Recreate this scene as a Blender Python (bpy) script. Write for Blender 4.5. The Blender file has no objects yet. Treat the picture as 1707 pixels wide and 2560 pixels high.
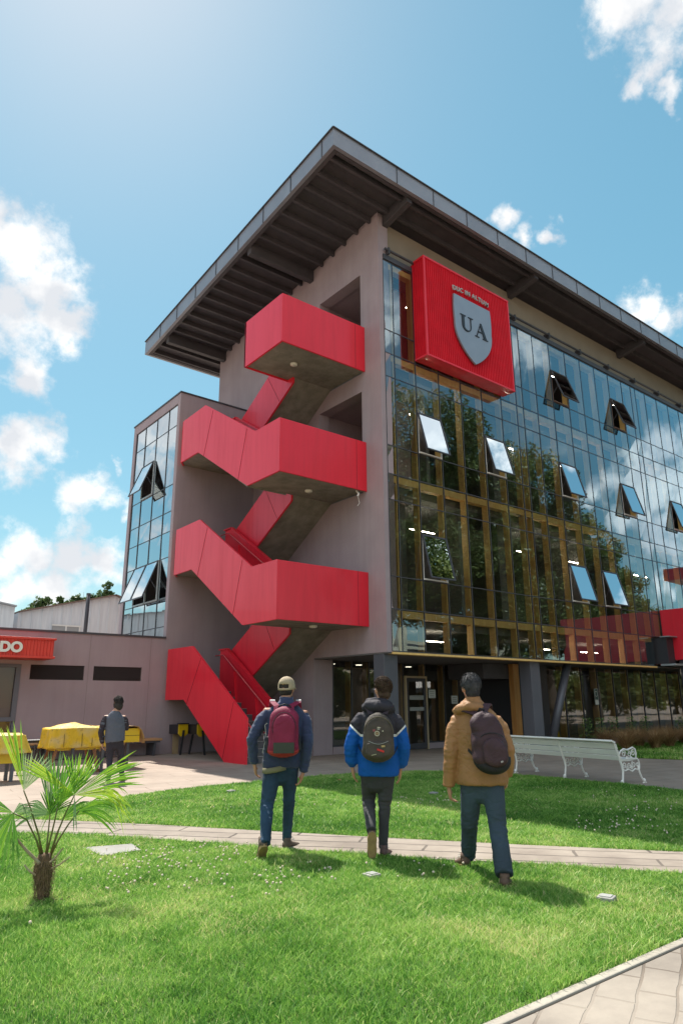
import bpy, bmesh, math, random
import numpy as np
from mathutils import Vector, Matrix, noise
R = math.radians
S = bpy.context.scene
COL = S.collection
# ------------------------------------------------------------------ camera
YAW, PIT, ROL = R(51.4504), R(15.5938), R(-0.3051)
EYE = 1.5
f = Vector((math.cos(PIT)*math.cos(YAW), math.cos(PIT)*math.sin(YAW), math.sin(PIT)))
rt = Vector((math.sin(YAW), -math.cos(YAW), 0.0)); up = rt.cross(f)
rt2 = rt*math.cos(ROL)+up*math.sin(ROL); up2 = up*math.cos(ROL)-rt*math.sin(ROL)
cd = bpy.data.cameras.new('camera'); cam = bpy.data.objects.new('camera', cd); COL.objects.link(cam)
M3 = Matrix((rt2, up2, -f)).transposed()
cam.matrix_world = Matrix.Translation((0, 0, EYE)) @ M3.to_4x4()
cd.sensor_fit = 'VERTICAL'; cd.sensor_height = 36.0; cd.lens = 1712.797*36/2560
cd.clip_start = 0.05; cd.clip_end = 3000
S.camera = cam
# ------------------------------------------------------------------ light
SUN = Vector((0.125, 0.64, 1.0)).normalized()
sd = bpy.data.lights.new('sun', 'SUN'); so = bpy.data.objects.new('sun', sd); COL.objects.link(so)
so.location = (0, 0, 60); so.rotation_euler = SUN.to_track_quat('Z', 'Y').to_euler()
sd.energy = 4.5; sd.angle = R(0.53); sd.color = (1.0, 0.95, 0.86)
S.view_settings.view_transform = 'Standard'; S.view_settings.look = 'None'
S.view_settings.exposure = 0.88; S.view_settings.gamma = 1.0
S.render.engine = 'CYCLES'
S.cycles.max_bounces = 7; S.cycles.diffuse_bounces = 3; S.cycles.glossy_bounces = 4
S.cycles.transmission_bounces = 4; S.cycles.transparent_max_bounces = 14
S.cycles.use_denoising = True
S.cycles.caustics_reflective = False; S.cycles.caustics_refractive = False
S.cycles.sample_clamp_indirect = 6.0

W = bpy.data.worlds.new('World'); S.world = W; W.use_nodes = True
nt = W.node_tree; N = nt.nodes; LK = nt.links; N.clear()
def nd(tree, t, **kw):
    n = tree.nodes.new(t)
    for k, v in kw.items(): setattr(n, k, v)
    return n
def lk(tree, a, b): tree.links.new(a, b)
def mth(tree, op, a, b=None, clamp=False):
    n = tree.nodes.new('ShaderNodeMath'); n.operation = op; n.use_clamp = clamp
    for i, v in enumerate((a, b)):
        if v is None: continue
        if isinstance(v, (int, float)): n.inputs[i].default_value = v
        else: tree.links.new(v, n.inputs[i])
    return n.outputs[0]
def mixc(tree, fac, a, b, bt='MIX'):
    n = tree.nodes.new('ShaderNodeMix'); n.data_type = 'RGBA'; n.blend_type = bt
    for s, v in ((n.inputs[0], fac), (n.inputs[6], a), (n.inputs[7], b)):
        if isinstance(v, (int, float)): s.default_value = v
        elif isinstance(v, (tuple, list)): s.default_value = (*v[:3], 1)
        else: tree.links.new(v, s)
    return n.outputs[2]
def world():
    tc = nd(nt, 'ShaderNodeTexCoord')
    sky = nd(nt, 'ShaderNodeTexSky', sky_type='NISHITA', sun_disc=False)
    sky.sun_elevation = math.asin(SUN.z); sky.sun_rotation = math.atan2(SUN.x, SUN.y)
    sky.air_density = 1.0; sky.dust_density = 0.35; sky.ozone_density = 2.2; sky.altitude = 100
    gen = tc.outputs['Generated']
    nz = nd(nt, 'ShaderNodeTexNoise'); nz.inputs['Scale'].default_value = 14; nz.inputs['Detail'].default_value = 5
    lk(nt, gen, nz.inputs['Vector'])
    sub = nd(nt, 'ShaderNodeVectorMath', operation='SUBTRACT'); lk(nt, nz.outputs['Color'], sub.inputs[0]); sub.inputs[1].default_value = (.5, .5, .5)
    scl = nd(nt, 'ShaderNodeVectorMath', operation='SCALE'); lk(nt, sub.outputs[0], scl.inputs[0]); scl.inputs['Scale'].default_value = 0.10
    add = nd(nt, 'ShaderNodeVectorMath', operation='ADD'); lk(nt, gen, add.inputs[0]); lk(nt, scl.outputs[0], add.inputs[1])
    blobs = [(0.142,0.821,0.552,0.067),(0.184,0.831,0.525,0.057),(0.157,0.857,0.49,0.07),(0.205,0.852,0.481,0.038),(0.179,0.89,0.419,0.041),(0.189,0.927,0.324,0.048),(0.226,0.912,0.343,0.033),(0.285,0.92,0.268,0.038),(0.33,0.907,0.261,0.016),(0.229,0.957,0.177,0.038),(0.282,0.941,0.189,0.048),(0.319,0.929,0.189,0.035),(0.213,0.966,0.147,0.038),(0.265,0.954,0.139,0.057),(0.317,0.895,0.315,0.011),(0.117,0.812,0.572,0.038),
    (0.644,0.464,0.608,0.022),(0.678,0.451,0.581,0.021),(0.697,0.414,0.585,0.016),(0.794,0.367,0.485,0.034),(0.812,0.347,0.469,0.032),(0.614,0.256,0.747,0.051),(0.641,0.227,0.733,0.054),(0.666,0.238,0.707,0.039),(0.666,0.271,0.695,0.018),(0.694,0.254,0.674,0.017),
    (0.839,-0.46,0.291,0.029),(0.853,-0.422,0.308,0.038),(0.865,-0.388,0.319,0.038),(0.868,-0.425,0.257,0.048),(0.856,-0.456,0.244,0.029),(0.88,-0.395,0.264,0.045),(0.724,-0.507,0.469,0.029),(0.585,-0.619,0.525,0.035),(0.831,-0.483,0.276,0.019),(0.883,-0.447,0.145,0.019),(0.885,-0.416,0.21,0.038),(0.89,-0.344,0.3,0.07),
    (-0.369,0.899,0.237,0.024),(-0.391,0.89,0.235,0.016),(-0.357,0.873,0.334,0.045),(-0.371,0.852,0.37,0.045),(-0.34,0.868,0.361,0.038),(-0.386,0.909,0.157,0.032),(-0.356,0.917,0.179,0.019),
    (0.67,-0.36,0.65,0.085),(0.75,-0.30,0.59,0.085),(0.81,-0.27,0.54,0.05),(-0.62,-0.45,0.64,0.42),(-0.15,-0.62,0.77,0.34),(-0.8,0.1,0.58,0.24),(-0.92,-0.2,0.33,0.22),(-0.45,-0.85,0.28,0.26),(-0.83,0.48,0.28,0.14),(-0.13,0.90,0.445,0.09),(-0.2,0.92,0.33,0.07),(-0.3,-0.2,0.93,0.32),(-0.95,0.15,0.2,0.2),(0.42,-0.58,0.70,0.17),(0.12,-0.72,0.68,0.25)]  # this row: unseen clouds added to fill the shade and whiten the open sashes
    cur = None
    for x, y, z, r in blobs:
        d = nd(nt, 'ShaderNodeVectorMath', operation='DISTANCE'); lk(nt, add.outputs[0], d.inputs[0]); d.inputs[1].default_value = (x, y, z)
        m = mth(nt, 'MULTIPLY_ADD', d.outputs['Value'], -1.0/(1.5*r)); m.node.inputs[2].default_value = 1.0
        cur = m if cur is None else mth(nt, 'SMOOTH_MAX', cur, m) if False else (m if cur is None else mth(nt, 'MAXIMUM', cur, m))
    n2 = nd(nt, 'ShaderNodeTexNoise'); n2.inputs['Scale'].default_value = 22; n2.inputs['Detail'].default_value = 12; n2.inputs['Roughness'].default_value = .66
    lk(nt, gen, n2.inputs['Vector'])
    v = mth(nt, 'MULTIPLY_ADD', n2.outputs['Fac'], 1.5); v.node.inputs[2].default_value = -0.78
    t = mth(nt, 'ADD', cur, v)
    mr = nd(nt, 'ShaderNodeMapRange', interpolation_type='SMOOTHSTEP'); lk(nt, t, mr.inputs[0])
    mr.inputs[1].default_value = 0.20; mr.inputs[2].default_value = 0.80
    cl = mr.outputs[0]
    # cloud body tone: bright tops, faint grey hearts
    n3 = nd(nt, 'ShaderNodeTexNoise'); n3.inputs['Scale'].default_value = 13; n3.inputs['Detail'].default_value = 8
    lk(nt, gen, n3.inputs['Vector'])
    tone = nd(nt, 'ShaderNodeMapRange'); lk(nt, n3.outputs['Fac'], tone.inputs[0]); tone.inputs[1].default_value = .40; tone.inputs[2].default_value = .58
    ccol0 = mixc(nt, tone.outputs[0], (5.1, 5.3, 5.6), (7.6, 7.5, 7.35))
    # front-lit clouds away from the sun shine brighter, keeping the added fill strong
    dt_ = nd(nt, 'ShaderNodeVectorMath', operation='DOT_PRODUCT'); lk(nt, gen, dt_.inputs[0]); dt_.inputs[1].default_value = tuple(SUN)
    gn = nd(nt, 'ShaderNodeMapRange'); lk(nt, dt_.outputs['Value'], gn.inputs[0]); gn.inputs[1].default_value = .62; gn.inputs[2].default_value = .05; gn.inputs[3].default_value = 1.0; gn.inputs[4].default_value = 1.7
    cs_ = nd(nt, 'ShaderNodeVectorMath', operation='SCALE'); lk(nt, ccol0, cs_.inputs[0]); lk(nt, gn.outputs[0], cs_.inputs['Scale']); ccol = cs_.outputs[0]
    hs = nd(nt, 'ShaderNodeHueSaturation'); hs.inputs['Hue'].default_value = 0.468; hs.inputs['Saturation'].default_value = 1.12; hs.inputs['Value'].default_value = 1.16
    # soft shoulder so that the glow round the sun does not burn out: c * k / (k + brightest channel)
    sx = nd(nt, 'ShaderNodeSeparateColor'); lk(nt, sky.outputs[0], sx.inputs[0])
    mxv = mth(nt, 'MAXIMUM', mth(nt, 'MAXIMUM', sx.outputs[0], sx.outputs[1]), sx.outputs[2])
    kf = mth(nt, 'DIVIDE', 10.0, mth(nt, 'ADD', mxv, 5.0))
    sc2 = nd(nt, 'ShaderNodeVectorMath', operation='SCALE'); lk(nt, sky.outputs[0], sc2.inputs[0]); lk(nt, kf, sc2.inputs['Scale'])
    tn = nd(nt, 'ShaderNodeVectorMath', operation='MULTIPLY'); lk(nt, sc2.outputs[0], tn.inputs[0]); tn.inputs[1].default_value = (.92, .92, .83)
    lk(nt, tn.outputs[0], hs.inputs['Color'])
    # thin high veil round the sun side
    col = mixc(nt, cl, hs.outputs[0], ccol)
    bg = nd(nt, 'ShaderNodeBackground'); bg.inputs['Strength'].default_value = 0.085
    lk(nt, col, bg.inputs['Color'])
    out = nd(nt, 'ShaderNodeOutputWorld'); lk(nt, bg.outputs[0], out.inputs[0])
world()

# ------------------------------------------------------------------ materials
MATS = {}
def pm(name, c, rough=.6, c2=None, scale=3.0, bump=0.0, bscale=40.0, metal=0.0, spec=.5, coat=0.0, detail=4, stretch=None, trans=0.0, emit=None, bdist=.01, streak=0.0):
    if name in MATS: return MATS[name]
    m = bpy.data.materials.new(name); m.use_nodes = True; t = m.node_tree; n = t.nodes
    b = n['Principled BSDF']; b.inputs['Roughness'].default_value = rough; b.inputs['Metallic'].default_value = metal
    b.inputs['Specular IOR Level'].default_value = spec; b.inputs['Coat Weight'].default_value = coat
    b.inputs['Base Color'].default_value = (*c, 1)
    tc = n.new('ShaderNodeTexCoord'); vec = tc.outputs['Object']
    if stretch:
        mp = n.new('ShaderNodeMapping'); mp.inputs['Scale'].default_value = stretch; t.links.new(vec, mp.inputs[0]); vec = mp.outputs[0]
    if c2:
        nz = n.new('ShaderNodeTexNoise'); nz.inputs['Scale'].default_value = scale; nz.inputs['Detail'].default_value = detail
        t.links.new(vec, nz.inputs['Vector'])
        mr = n.new('ShaderNodeMapRange'); mr.inputs[1].default_value = .32; mr.inputs[2].default_value = .68; t.links.new(nz.outputs['Fac'], mr.inputs[0])
        t.links.new(mixc(t, mr.outputs[0], c, c2), b.inputs['Base Color'])
    if streak:
        m2_ = n.new('ShaderNodeMapping'); m2_.inputs['Scale'].default_value = (2.6, 2.6, .22); t.links.new(tc.outputs['Object'], m2_.inputs[0])
        ns = n.new('ShaderNodeTexNoise'); ns.inputs['Scale'].default_value = 1.4; ns.inputs['Detail'].default_value = 9; ns.inputs['Roughness'].default_value = .7; t.links.new(m2_.outputs[0], ns.inputs['Vector'])
        mS = n.new('ShaderNodeMapRange'); mS.inputs[1].default_value = .45; mS.inputs[2].default_value = .75; t.links.new(ns.outputs['Fac'], mS.inputs[0])
        src = b.inputs['Base Color'].links[0].from_socket if b.inputs['Base Color'].links else None
        cc = src if src else c
        t.links.new(mixc(t, mth(t, 'MULTIPLY', mS.outputs[0], streak), cc, mixc(t, 1.0, cc, (.45, .42, .40), 'MULTIPLY')), b.inputs['Base Color'])
        t.links.new(mth(t, 'MULTIPLY_ADD', mS.outputs[0], .18).node.outputs[0], b.inputs['Roughness']); b.inputs['Roughness'].links[0].from_node.inputs[2].default_value = rough
    if bump:
        nb = n.new('ShaderNodeTexNoise'); nb.inputs['Scale'].default_value = bscale; nb.inputs['Detail'].default_value = 3
        t.links.new(vec, nb.inputs['Vector'])
        bp = n.new('ShaderNodeBump'); bp.inputs['Strength'].default_value = bump; bp.inputs['Distance'].default_value = bdist
        t.links.new(nb.outputs['Fac'], bp.inputs['Height']); t.links.new(bp.outputs[0], b.inputs['Normal'])
    if trans:
        tr = n.new('ShaderNodeBsdfTranslucent'); mx = n.new('ShaderNodeMixShader'); mx.inputs[0].default_value = trans
        src = b.inputs['Base Color'].links[0].from_socket if b.inputs['Base Color'].links else None
        if src: t.links.new(src, tr.inputs[0])
        else: tr.inputs[0].default_value = (*c, 1)
        t.links.new(b.outputs[0], mx.inputs[1]); t.links.new(tr.outputs[0], mx.inputs[2]); t.links.new(mx.outputs[0], n['Material Output'].inputs[0])
    if emit:
        b.inputs['Emission Color'].default_value = (*emit[:3], 1); b.inputs['Emission Strength'].default_value = emit[3]
    MATS[name] = m; return m
def glass_mat(name, tint, refl, base, ramp, rough=0.0, wob=0.0):
    m = bpy.data.materials.new(name); m.use_nodes = True; t = m.node_tree; n = t.nodes; n.clear()
    out = n.new('ShaderNodeOutputMaterial'); tr = n.new('ShaderNodeBsdfTransparent'); tr.inputs[0].default_value = (*tint, 1)
    gl = n.new('ShaderNodeBsdfGlossy'); gl.inputs['Color'].default_value = (*refl, 1); gl.inputs['Roughness'].default_value = rough
    fr = n.new('ShaderNodeFresnel'); fr.inputs[0].default_value = 1.5
    fa = mth(t, 'MULTIPLY_ADD', fr.outputs[0], ramp, clamp=True); fa.node.inputs[2].default_value = base
    if wob:
        tc = n.new('ShaderNodeTexCoord'); nb = n.new('ShaderNodeTexNoise'); nb.inputs['Scale'].default_value = .9; nb.inputs['Detail'].default_value = 1
        t.links.new(tc.outputs['Object'], nb.inputs['Vector'])
        bp = n.new('ShaderNodeBump'); bp.inputs['Strength'].default_value = wob; bp.inputs['Distance'].default_value = .02
        t.links.new(nb.outputs['Fac'], bp.inputs['Height']); t.links.new(bp.outputs[0], gl.inputs['Normal'])
    mx = n.new('ShaderNodeMixShader'); t.links.new(fa, mx.inputs[0]); t.links.new(tr.outputs[0], mx.inputs[1]); t.links.new(gl.outputs[0], mx.inputs[2])
    t.links.new(mx.outputs[0], out.inputs[0]); MATS[name] = m; return m
plaster = pm('plaster', (.355, .272, .292), .85, (.395, .308, .328), 1.2, .35, 90, streak=.16)
plaster2 = pm('plaster_annex', (.36, .270, .288), .85, (.40, .305, .32), .9, .3, 80, streak=.16)
red = pm('red_panel', (.80, .018, .040), .32, (.84, .024, .047), .6, coat=.15, streak=.26)
redrib = pm('red_ribbed', (.60, .006, .018), .5, (.70, .009, .024), 2.0, spec=.25)
concrete = pm('concrete', (.30, .275, .225), .8, (.2, .185, .15), 2.4, .5, 30, detail=8, streak=.5)
darkmetal = pm('dark_metal', (.055, .052, .06), .45, (.075, .07, .08), 3)
greymetal = pm('grey_metal', (.10, .10, .118), .42, (.12, .12, .14), 2, metal=.25)
fascia_m = pm('fascia_zinc', (.26, .26, .30), .42, (.31, .31, .35), 1.2, metal=.3, detail=6)
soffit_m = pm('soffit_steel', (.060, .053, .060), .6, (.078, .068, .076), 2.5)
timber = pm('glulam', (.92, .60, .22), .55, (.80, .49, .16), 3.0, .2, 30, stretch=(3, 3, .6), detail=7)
timber_dk = pm('timber_bench', (.42, .22, .10), .55, (.52, .29, .14), 4, stretch=(.6, 4, 4))
white_paint = pm('white_paint', (.84, .80, .76), .45, (.77, .73, .69), 5, .1, 60)
slat_m = pm('slat_paint', (.82, .79, .73), .5, (.74, .71, .65), 3, .15, 50, stretch=(4, .5, 4))
dark_in = pm('interior_dark', (.17, .16, .15), .8, (.24, .22, .21), .7)
grey_in = pm('interior_concrete', (.17, .17, .165), .8, (.13, .13, .13), .8)
steps_m = pm('stair_step', (.12, .11, .115), .7, (.09, .085, .09), 6)
tan_m = pm('tan_render', (.27, .215, .165), .85, (.31, .25, .19), 1.5, .2, 60)
lampm = pm('ceiling_lamp_glass', (.75, .72, .62), .4)
facade_glass = glass_mat('facade_glass', (.96, .96, .90), (.70, .90, 1.0), .07, 2.9, wob=.16)
tower_glass = glass_mat('tower_glass', (.30, .36, .36), (.86, .95, 1.0), .48, 1.2, wob=.12)
clear_glass = glass_mat('ground_glass', (.80, .80, .72), (.9, .95, 1), .10, 1.0, wob=.1)
dim_glass = glass_mat('dim_glass', (.8, .8, .78), (.8, .9, 1), .03, .5)
tower_sash = glass_mat('tower_sash_glass', (.5, .55, .55), (.92, .95, .96), .74, .6)
sash_glass = glass_mat('sash_glass', (.42, .5, .5), (.66, .74, .78), .50, .8)

# ------------------------------------------------------------------ helpers
def tag(o, label=None, cat=None, group=None, kind=None):
    if label: o['label'] = label
    if cat: o['category'] = cat
    if group: o['group'] = group
    if kind: o['kind'] = kind
    return o
def thing(name, loc, label, cat, rz=0.0, group=None, kind=None):
    o = bpy.data.objects.new(name, None); COL.objects.link(o); o.location = loc; o.rotation_euler = (0, 0, rz)
    o.empty_display_size = .2
    bpy.context.view_layer.update()
    return tag(o, label, cat, group, kind)
def frame_of(p):
    m = Matrix.Identity(4)
    while p is not None:
        m = Matrix.LocRotScale(p.location, p.rotation_euler, p.scale) @ m; p = p.parent
    return m
class MB:
    def __init__(s, origin=(0, 0, 0)): s.v = []; s.f = []; s.m = []; s.o = origin; s.mi = 0
    def add(s, vs, fs):
        n = len(s.v); s.v += [tuple(p) for p in vs]; s.f += [tuple(i+n for i in q) for q in fs]; s.m += [s.mi]*len(fs)
    def box(s, x0, x1, y0, y1, z0, z1):
        s.add([(x0,y0,z0),(x1,y0,z0),(x1,y1,z0),(x0,y1,z0),(x0,y0,z1),(x1,y0,z1),(x1,y1,z1),(x0,y1,z1)],
              [(0,3,2,1),(4,5,6,7),(0,1,5,4),(1,2,6,5),(2,3,7,6),(3,0,4,7)])
    def quad(s, a, b, c, d): s.add([a, b, c, d], [(0, 1, 2, 3)])
    def prism(s, pts, axis, a, b):
        def P(p, h):
            q = list(p); q.insert(axis, h); return tuple(q)
        n = len(pts)
        s.add([P(p, a) for p in pts]+[P(p, b) for p in pts],
              [tuple(range(n)), tuple(range(2*n-1, n-1, -1))]+[(i, (i+1) % n, n+(i+1) % n, n+i) for i in range(n)])
    def obox(s, c, ax, ay, az, hx, hy, hz):
        c = Vector(c); vs = []
        for k in (-1, 1):
            for (i, j) in ((-1,-1),(1,-1),(1,1),(-1,1)): vs.append(c+ax*hx*i+ay*hy*j+az*hz*k)
        s.add(vs, [(0,3,2,1),(4,5,6,7),(0,1,5,4),(1,2,6,5),(2,3,7,6),(3,0,4,7)])
    def bar(s, a, b, w, h, upv=(0, 0, 1)):
        a = Vector(a); b = Vector(b); d = (b-a); L = d.length; d.normalize(); u = Vector(upv)
        sd_ = d.cross(u)
        if sd_.length < 1e-4: sd_ = d.cross(Vector((1, 0, 0)))
        sd_.normalize(); u = sd_.cross(d).normalized()
        s.obox((a+b)/2, d, sd_, u, L/2, w/2, h/2)
    def tube(s, pts, rad, seg=8, cap=True, ref=None, round_cap=False):
        pts = [Vector(p) for p in pts]; n = len(pts)
        if isinstance(rad, (int, float)): rad = [rad]*n
        rad = [(r, r) if isinstance(r, (int, float)) else r for r in rad]
        T = [((pts[min(i+1, n-1)]-pts[max(i-1, 0)]).normalized()) for i in range(n)]
        if round_cap:
            for end in (0, -1):
                p = pts[end]; t = -T[0] if end == 0 else T[-1]; r = rad[end]; q = (r[0]+r[1])/2
                ex = [(p+t*q*math.sin(a), (r[0]*math.cos(a), r[1]*math.cos(a))) for a in (R(35), R(62), R(84))]
                if end == 0:
                    for e in ex: pts.insert(0, e[0]); rad.insert(0, e[1]); T.insert(0, T[0])
                else:
                    for e in ex: pts.append(e[0]); rad.append(e[1]); T.append(T[-1])
        n = len(pts)
        x = Vector(ref) if ref else (Vector((1, 0, 0)) if abs(T[0].x) < .9 else Vector((0, 1, 0)))
        vs = []
        for i in range(n):
            t = T[i]; x = (x-t*x.dot(t))
            if x.length < 1e-5: x = Vector((0, 1, 0))-t*t.y
            x.normalize(); y = t.cross(x)
            for k in range(seg):
                a = 2*math.pi*k/seg; vs.append(pts[i]+x*(rad[i][0]*math.cos(a))+y*(rad[i][1]*math.sin(a)))
        fs = [(i*seg+k, i*seg+(k+1) % seg, (i+1)*seg+(k+1) % seg, (i+1)*seg+k) for i in range(n-1) for k in range(seg)]
        if cap: fs += [tuple(range(seg-1, -1, -1)), tuple((n-1)*seg+k for k in range(seg))]
        s.add(vs, fs)
    def ell(s, c, r, seg=14, rings=9, rot=None):
        c = Vector(c); vs = []; fs = []
        for i in range(1, rings):
            th = math.pi*i/rings
            for k in range(seg):
                a = 2*math.pi*k/seg; p = Vector((r[0]*math.sin(th)*math.cos(a), r[1]*math.sin(th)*math.sin(a), r[2]*math.cos(th)))
                if rot: p = rot @ p
                vs.append(c+p)
        tp = Vector((0, 0, r[2])); bt = -tp
        if rot: tp = rot @ tp; bt = rot @ bt
        vs += [c+tp, c+bt]; T_ = len(vs)-2
        for i in range(rings-2):
            for k in range(seg):
                fs.append((i*seg+k, (i+1)*seg+k, (i+1)*seg+(k+1) % seg, i*seg+(k+1) % seg))
        for k in range(seg):
            fs.append((T_, k, (k+1) % seg)); fs.append((T_+1, (rings-2)*seg+(k+1) % seg, (rings-2)*seg+k))
        s.add(vs, fs)
    def build(s, name, mat, parent=None, smooth=False, bevel=0, label=None, world=True, autos=None):
        me = bpy.data.meshes.new(name)
        inv = frame_of(parent).inverted() if (parent is not None and world) else None
        vs = [inv @ Vector(p) for p in s.v] if inv is not None else s.v
        me.from_pydata([tuple(p) for p in vs], [], s.f)
        ml = mat if isinstance(mat, (list, tuple)) else [mat]
        for m in ml: me.materials.append(m)
        if len(ml) > 1: me.polygons.foreach_set('material_index', s.m)
        if smooth: me.polygons.foreach_set('use_smooth', [True]*len(me.polygons))
        me.validate(); me.update()
        o = bpy.data.objects.new(name, me); COL.objects.link(o)
        if parent is not None: o.parent = parent
        if bevel:
            b = o.modifiers.new('bevel', 'BEVEL'); b.width = bevel; b.segments = 2; b.limit_method = 'ANGLE'; b.angle_limit = R(40)
        if label: o['label'] = label
        return o
    def remesh(s, name, mat, parent, voxel=.012, smooth=3, disp=None, label=None, keep=None, fac=.5):
        """union of closed shapes -> one continuous skin (local coordinates of parent)"""
        me = bpy.data.meshes.new(name+'_src'); me.from_pydata([tuple(p) for p in s.v], [], s.f); me.update()
        o = bpy.data.objects.new(name+'_src', me); COL.objects.link(o)
        r = o.modifiers.new('r', 'REMESH'); r.mode = 'VOXEL'; r.voxel_size = voxel; r.adaptivity = 0
        sm = o.modifiers.new('s', 'SMOOTH'); sm.iterations = smooth; sm.factor = fac
        dg = bpy.context.evaluated_depsgraph_get(); dg.update()
        m2 = bpy.data.meshes.new_from_object(o.evaluated_get(dg)); m2.name = name
        bpy.data.objects.remove(o); bpy.data.meshes.remove(me)
        if disp:
            n = len(m2.vertices); co = np.empty(n*3); m2.vertices.foreach_get('co', co); co = co.reshape(-1, 3)
            no = np.array([v.normal[:] for v in m2.vertices])
            d = np.array([disp(c) for c in co.tolist()]); co = co+no*d[:, None]
            m2.vertices.foreach_set('co', co.ravel()); m2.update()
        m2.materials.clear(); 
        for m in (mat if isinstance(mat, list) else [mat]): m2.materials.append(m)
        m2.polygons.foreach_set('use_smooth', [True]*len(m2.polygons))
        ob = bpy.data.objects.new(name, m2); COL.objects.link(ob); ob.parent = parent
        if label: ob['label'] = label
        return ob
def text_obj(txt, name, mat, parent, size, loc, rot, extrude=.02, offset=0.0, align='CENTER', sx=1.0):
    cu = bpy.data.curves.new(name, 'FONT'); cu.body = txt; cu.size = size; cu.extrude = extrude; cu.offset = offset
    cu.align_x = align; cu.align_y = 'CENTER'
    o = bpy.data.objects.new(name+'_t', cu); COL.objects.link(o)
    dg = bpy.context.evaluated_depsgraph_get(); dg.update()
    me = bpy.data.meshes.new_from_object(o.evaluated_get(dg)); me.name = name
    bpy.data.objects.remove(o)
    me.materials.clear(); me.materials.append(mat)
    ob = bpy.data.objects.new(name, me); COL.objects.link(ob)
    if parent is not None: ob.parent = parent; base = frame_of(parent).inverted()
    else: base = Matrix.Identity(4)
    m = base @ Matrix.LocRotScale(Vector(loc), rot.to_euler() if not isinstance(rot, tuple) else __import__('mathutils').Euler(rot), Vector((sx, 1, 1)))
    ob.location, q, ob.scale = m.decompose(); ob.rotation_euler = q.to_euler()
    return ob
def struct(name, mb, mat, **k): return tag(mb.build(name, mat, **k), kind='structure')

XA, YB, XS, YL, YC = 12.745, 14.044, 9.617, 14.767, 21.29
ZR = lambda y: 16.73-.0815*(y-14.4)          # underside of the roof joists
# ------------------------------------------------------------------ ground
def paving_mat(name, c1, c2, row, wid, joint, rot=0.0, jw=.012, sq=1.0, scale=1.0, jmin=.15):
    m = bpy.data.materials.new(name); m.use_nodes = True; t = m.node_tree; n = t.nodes; b = n['Principled BSDF']
    tc = n.new('ShaderNodeTexCoord'); mp = n.new('ShaderNodeMapping'); mp.inputs['Rotation'].default_value = (0, 0, rot); t.links.new(tc.outputs['Object'], mp.inputs[0])
    nz0 = n.new('ShaderNodeTexNoise'); nz0.inputs['Scale'].default_value = 1.6; nz0.inputs['Detail'].default_value = 4; t.links.new(mp.outputs[0], nz0.inputs['Vector'])
    ad = n.new('ShaderNodeVectorMath'); ad.operation = 'MULTIPLY_ADD'; t.links.new(nz0.outputs['Color'], ad.inputs[0]); ad.inputs[1].default_value = (.09, .09, 0); t.links.new(mp.outputs[0], ad.inputs[2])
    br = n.new('ShaderNodeTexBrick'); t.links.new(ad.outputs[0], br.inputs['Vector'])
    br.inputs['Scale'].default_value = scale; br.inputs['Brick Width'].default_value = wid; br.inputs['Row Height'].default_value = row; br.inputs['Mortar Size'].default_value = jw; br.inputs['Mortar Smooth'].default_value = .4
    br.inputs['Color1'].default_value = (1, 1, 1, 1); br.inputs['Color2'].default_value = (.9, .9, .9, 1); br.inputs['Mortar'].default_value = (*joint, 1)
    nz = n.new('ShaderNodeTexNoise'); nz.inputs['Scale'].default_value = 1.1; nz.inputs['Detail'].default_value = 9; nz.inputs['Roughness'].default_value = .65; t.links.new(tc.outputs['Object'], nz.inputs['Vector'])
    mr = n.new('ShaderNodeMapRange'); mr.inputs[1].default_value = .35; mr.inputs[2].default_value = .65; t.links.new(nz.outputs['Fac'], mr.inputs[0])
    base = mixc(t, mr.outputs[0], c1, c2)
    # joints fade in and out like a worn stamped slab
    nj = n.new('ShaderNodeTexNoise'); nj.inputs['Scale'].default_value = .8; t.links.new(tc.outputs['Object'], nj.inputs['Vector'])
    mj = n.new('ShaderNodeMapRange'); mj.inputs[1].default_value = .42; mj.inputs[2].default_value = .6; mj.inputs[3].default_value = jmin; t.links.new(nj.outputs['Fac'], mj.inputs[0])
    t.links.new(mixc(t, mj.outputs[0], base, mixc(t, 1.0, base, br.outputs['Color'], 'MULTIPLY')), b.inputs['Base Color'])
    b.inputs['Roughness'].default_value = .85
    nb = n.new('ShaderNodeTexNoise'); nb.inputs['Scale'].default_value = 9; nb.inputs['Detail'].default_value = 6; t.links.new(tc.outputs['Object'], nb.inputs['Vector'])
    h = mth(t, 'MULTIPLY_ADD', br.outputs['Fac'], -.8); t.links.new(nb.outputs['Fac'], h.node.inputs[2])
    bp = n.new('ShaderNodeBump'); bp.inputs['Strength'].default_value = .55; bp.inputs['Distance'].default_value = .012
    t.links.new(h, bp.inputs['Height']); t.links.new(bp.outputs[0], b.inputs['Normal']); return m
plaza_m = paving_mat('stamped_concrete', (.36, .283, .228), (.275, .215, .172), .55, 1.1, (.42, .36, .32), R(8), .01)
path_m = paving_mat('flagstone', (.33, .275, .225), (.20, .16, .13), .30, 1.5, (.10, .08, .07), R(50.5), .017, jmin=.6)
kerbpath_m = paving_mat('paver', (.335, .285, .235), (.215, .18, .15), .20, .36, (.42, .36, .31), R(-24), .010, jmin=.2)
soil_m = pm('lawn_soil', (.07, .12, .025), .95, (.10, .14, .035), 3, .6, 40)
def sheet(pts, z, name, mat, th=0.0):
    b = MB()
    if th: b.prism([(x, y) for x, y in pts], 2, z-th, z)
    else: b.add([(x, y, z) for x, y in pts], [tuple(range(len(pts)))])
    return struct(name, b, mat)
g = MB(); g.quad((-400, -400, 0), (400, -400, 0), (400, 400, 0), (-400, 400, 0))
struct('ground', g, plaza_m)
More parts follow.
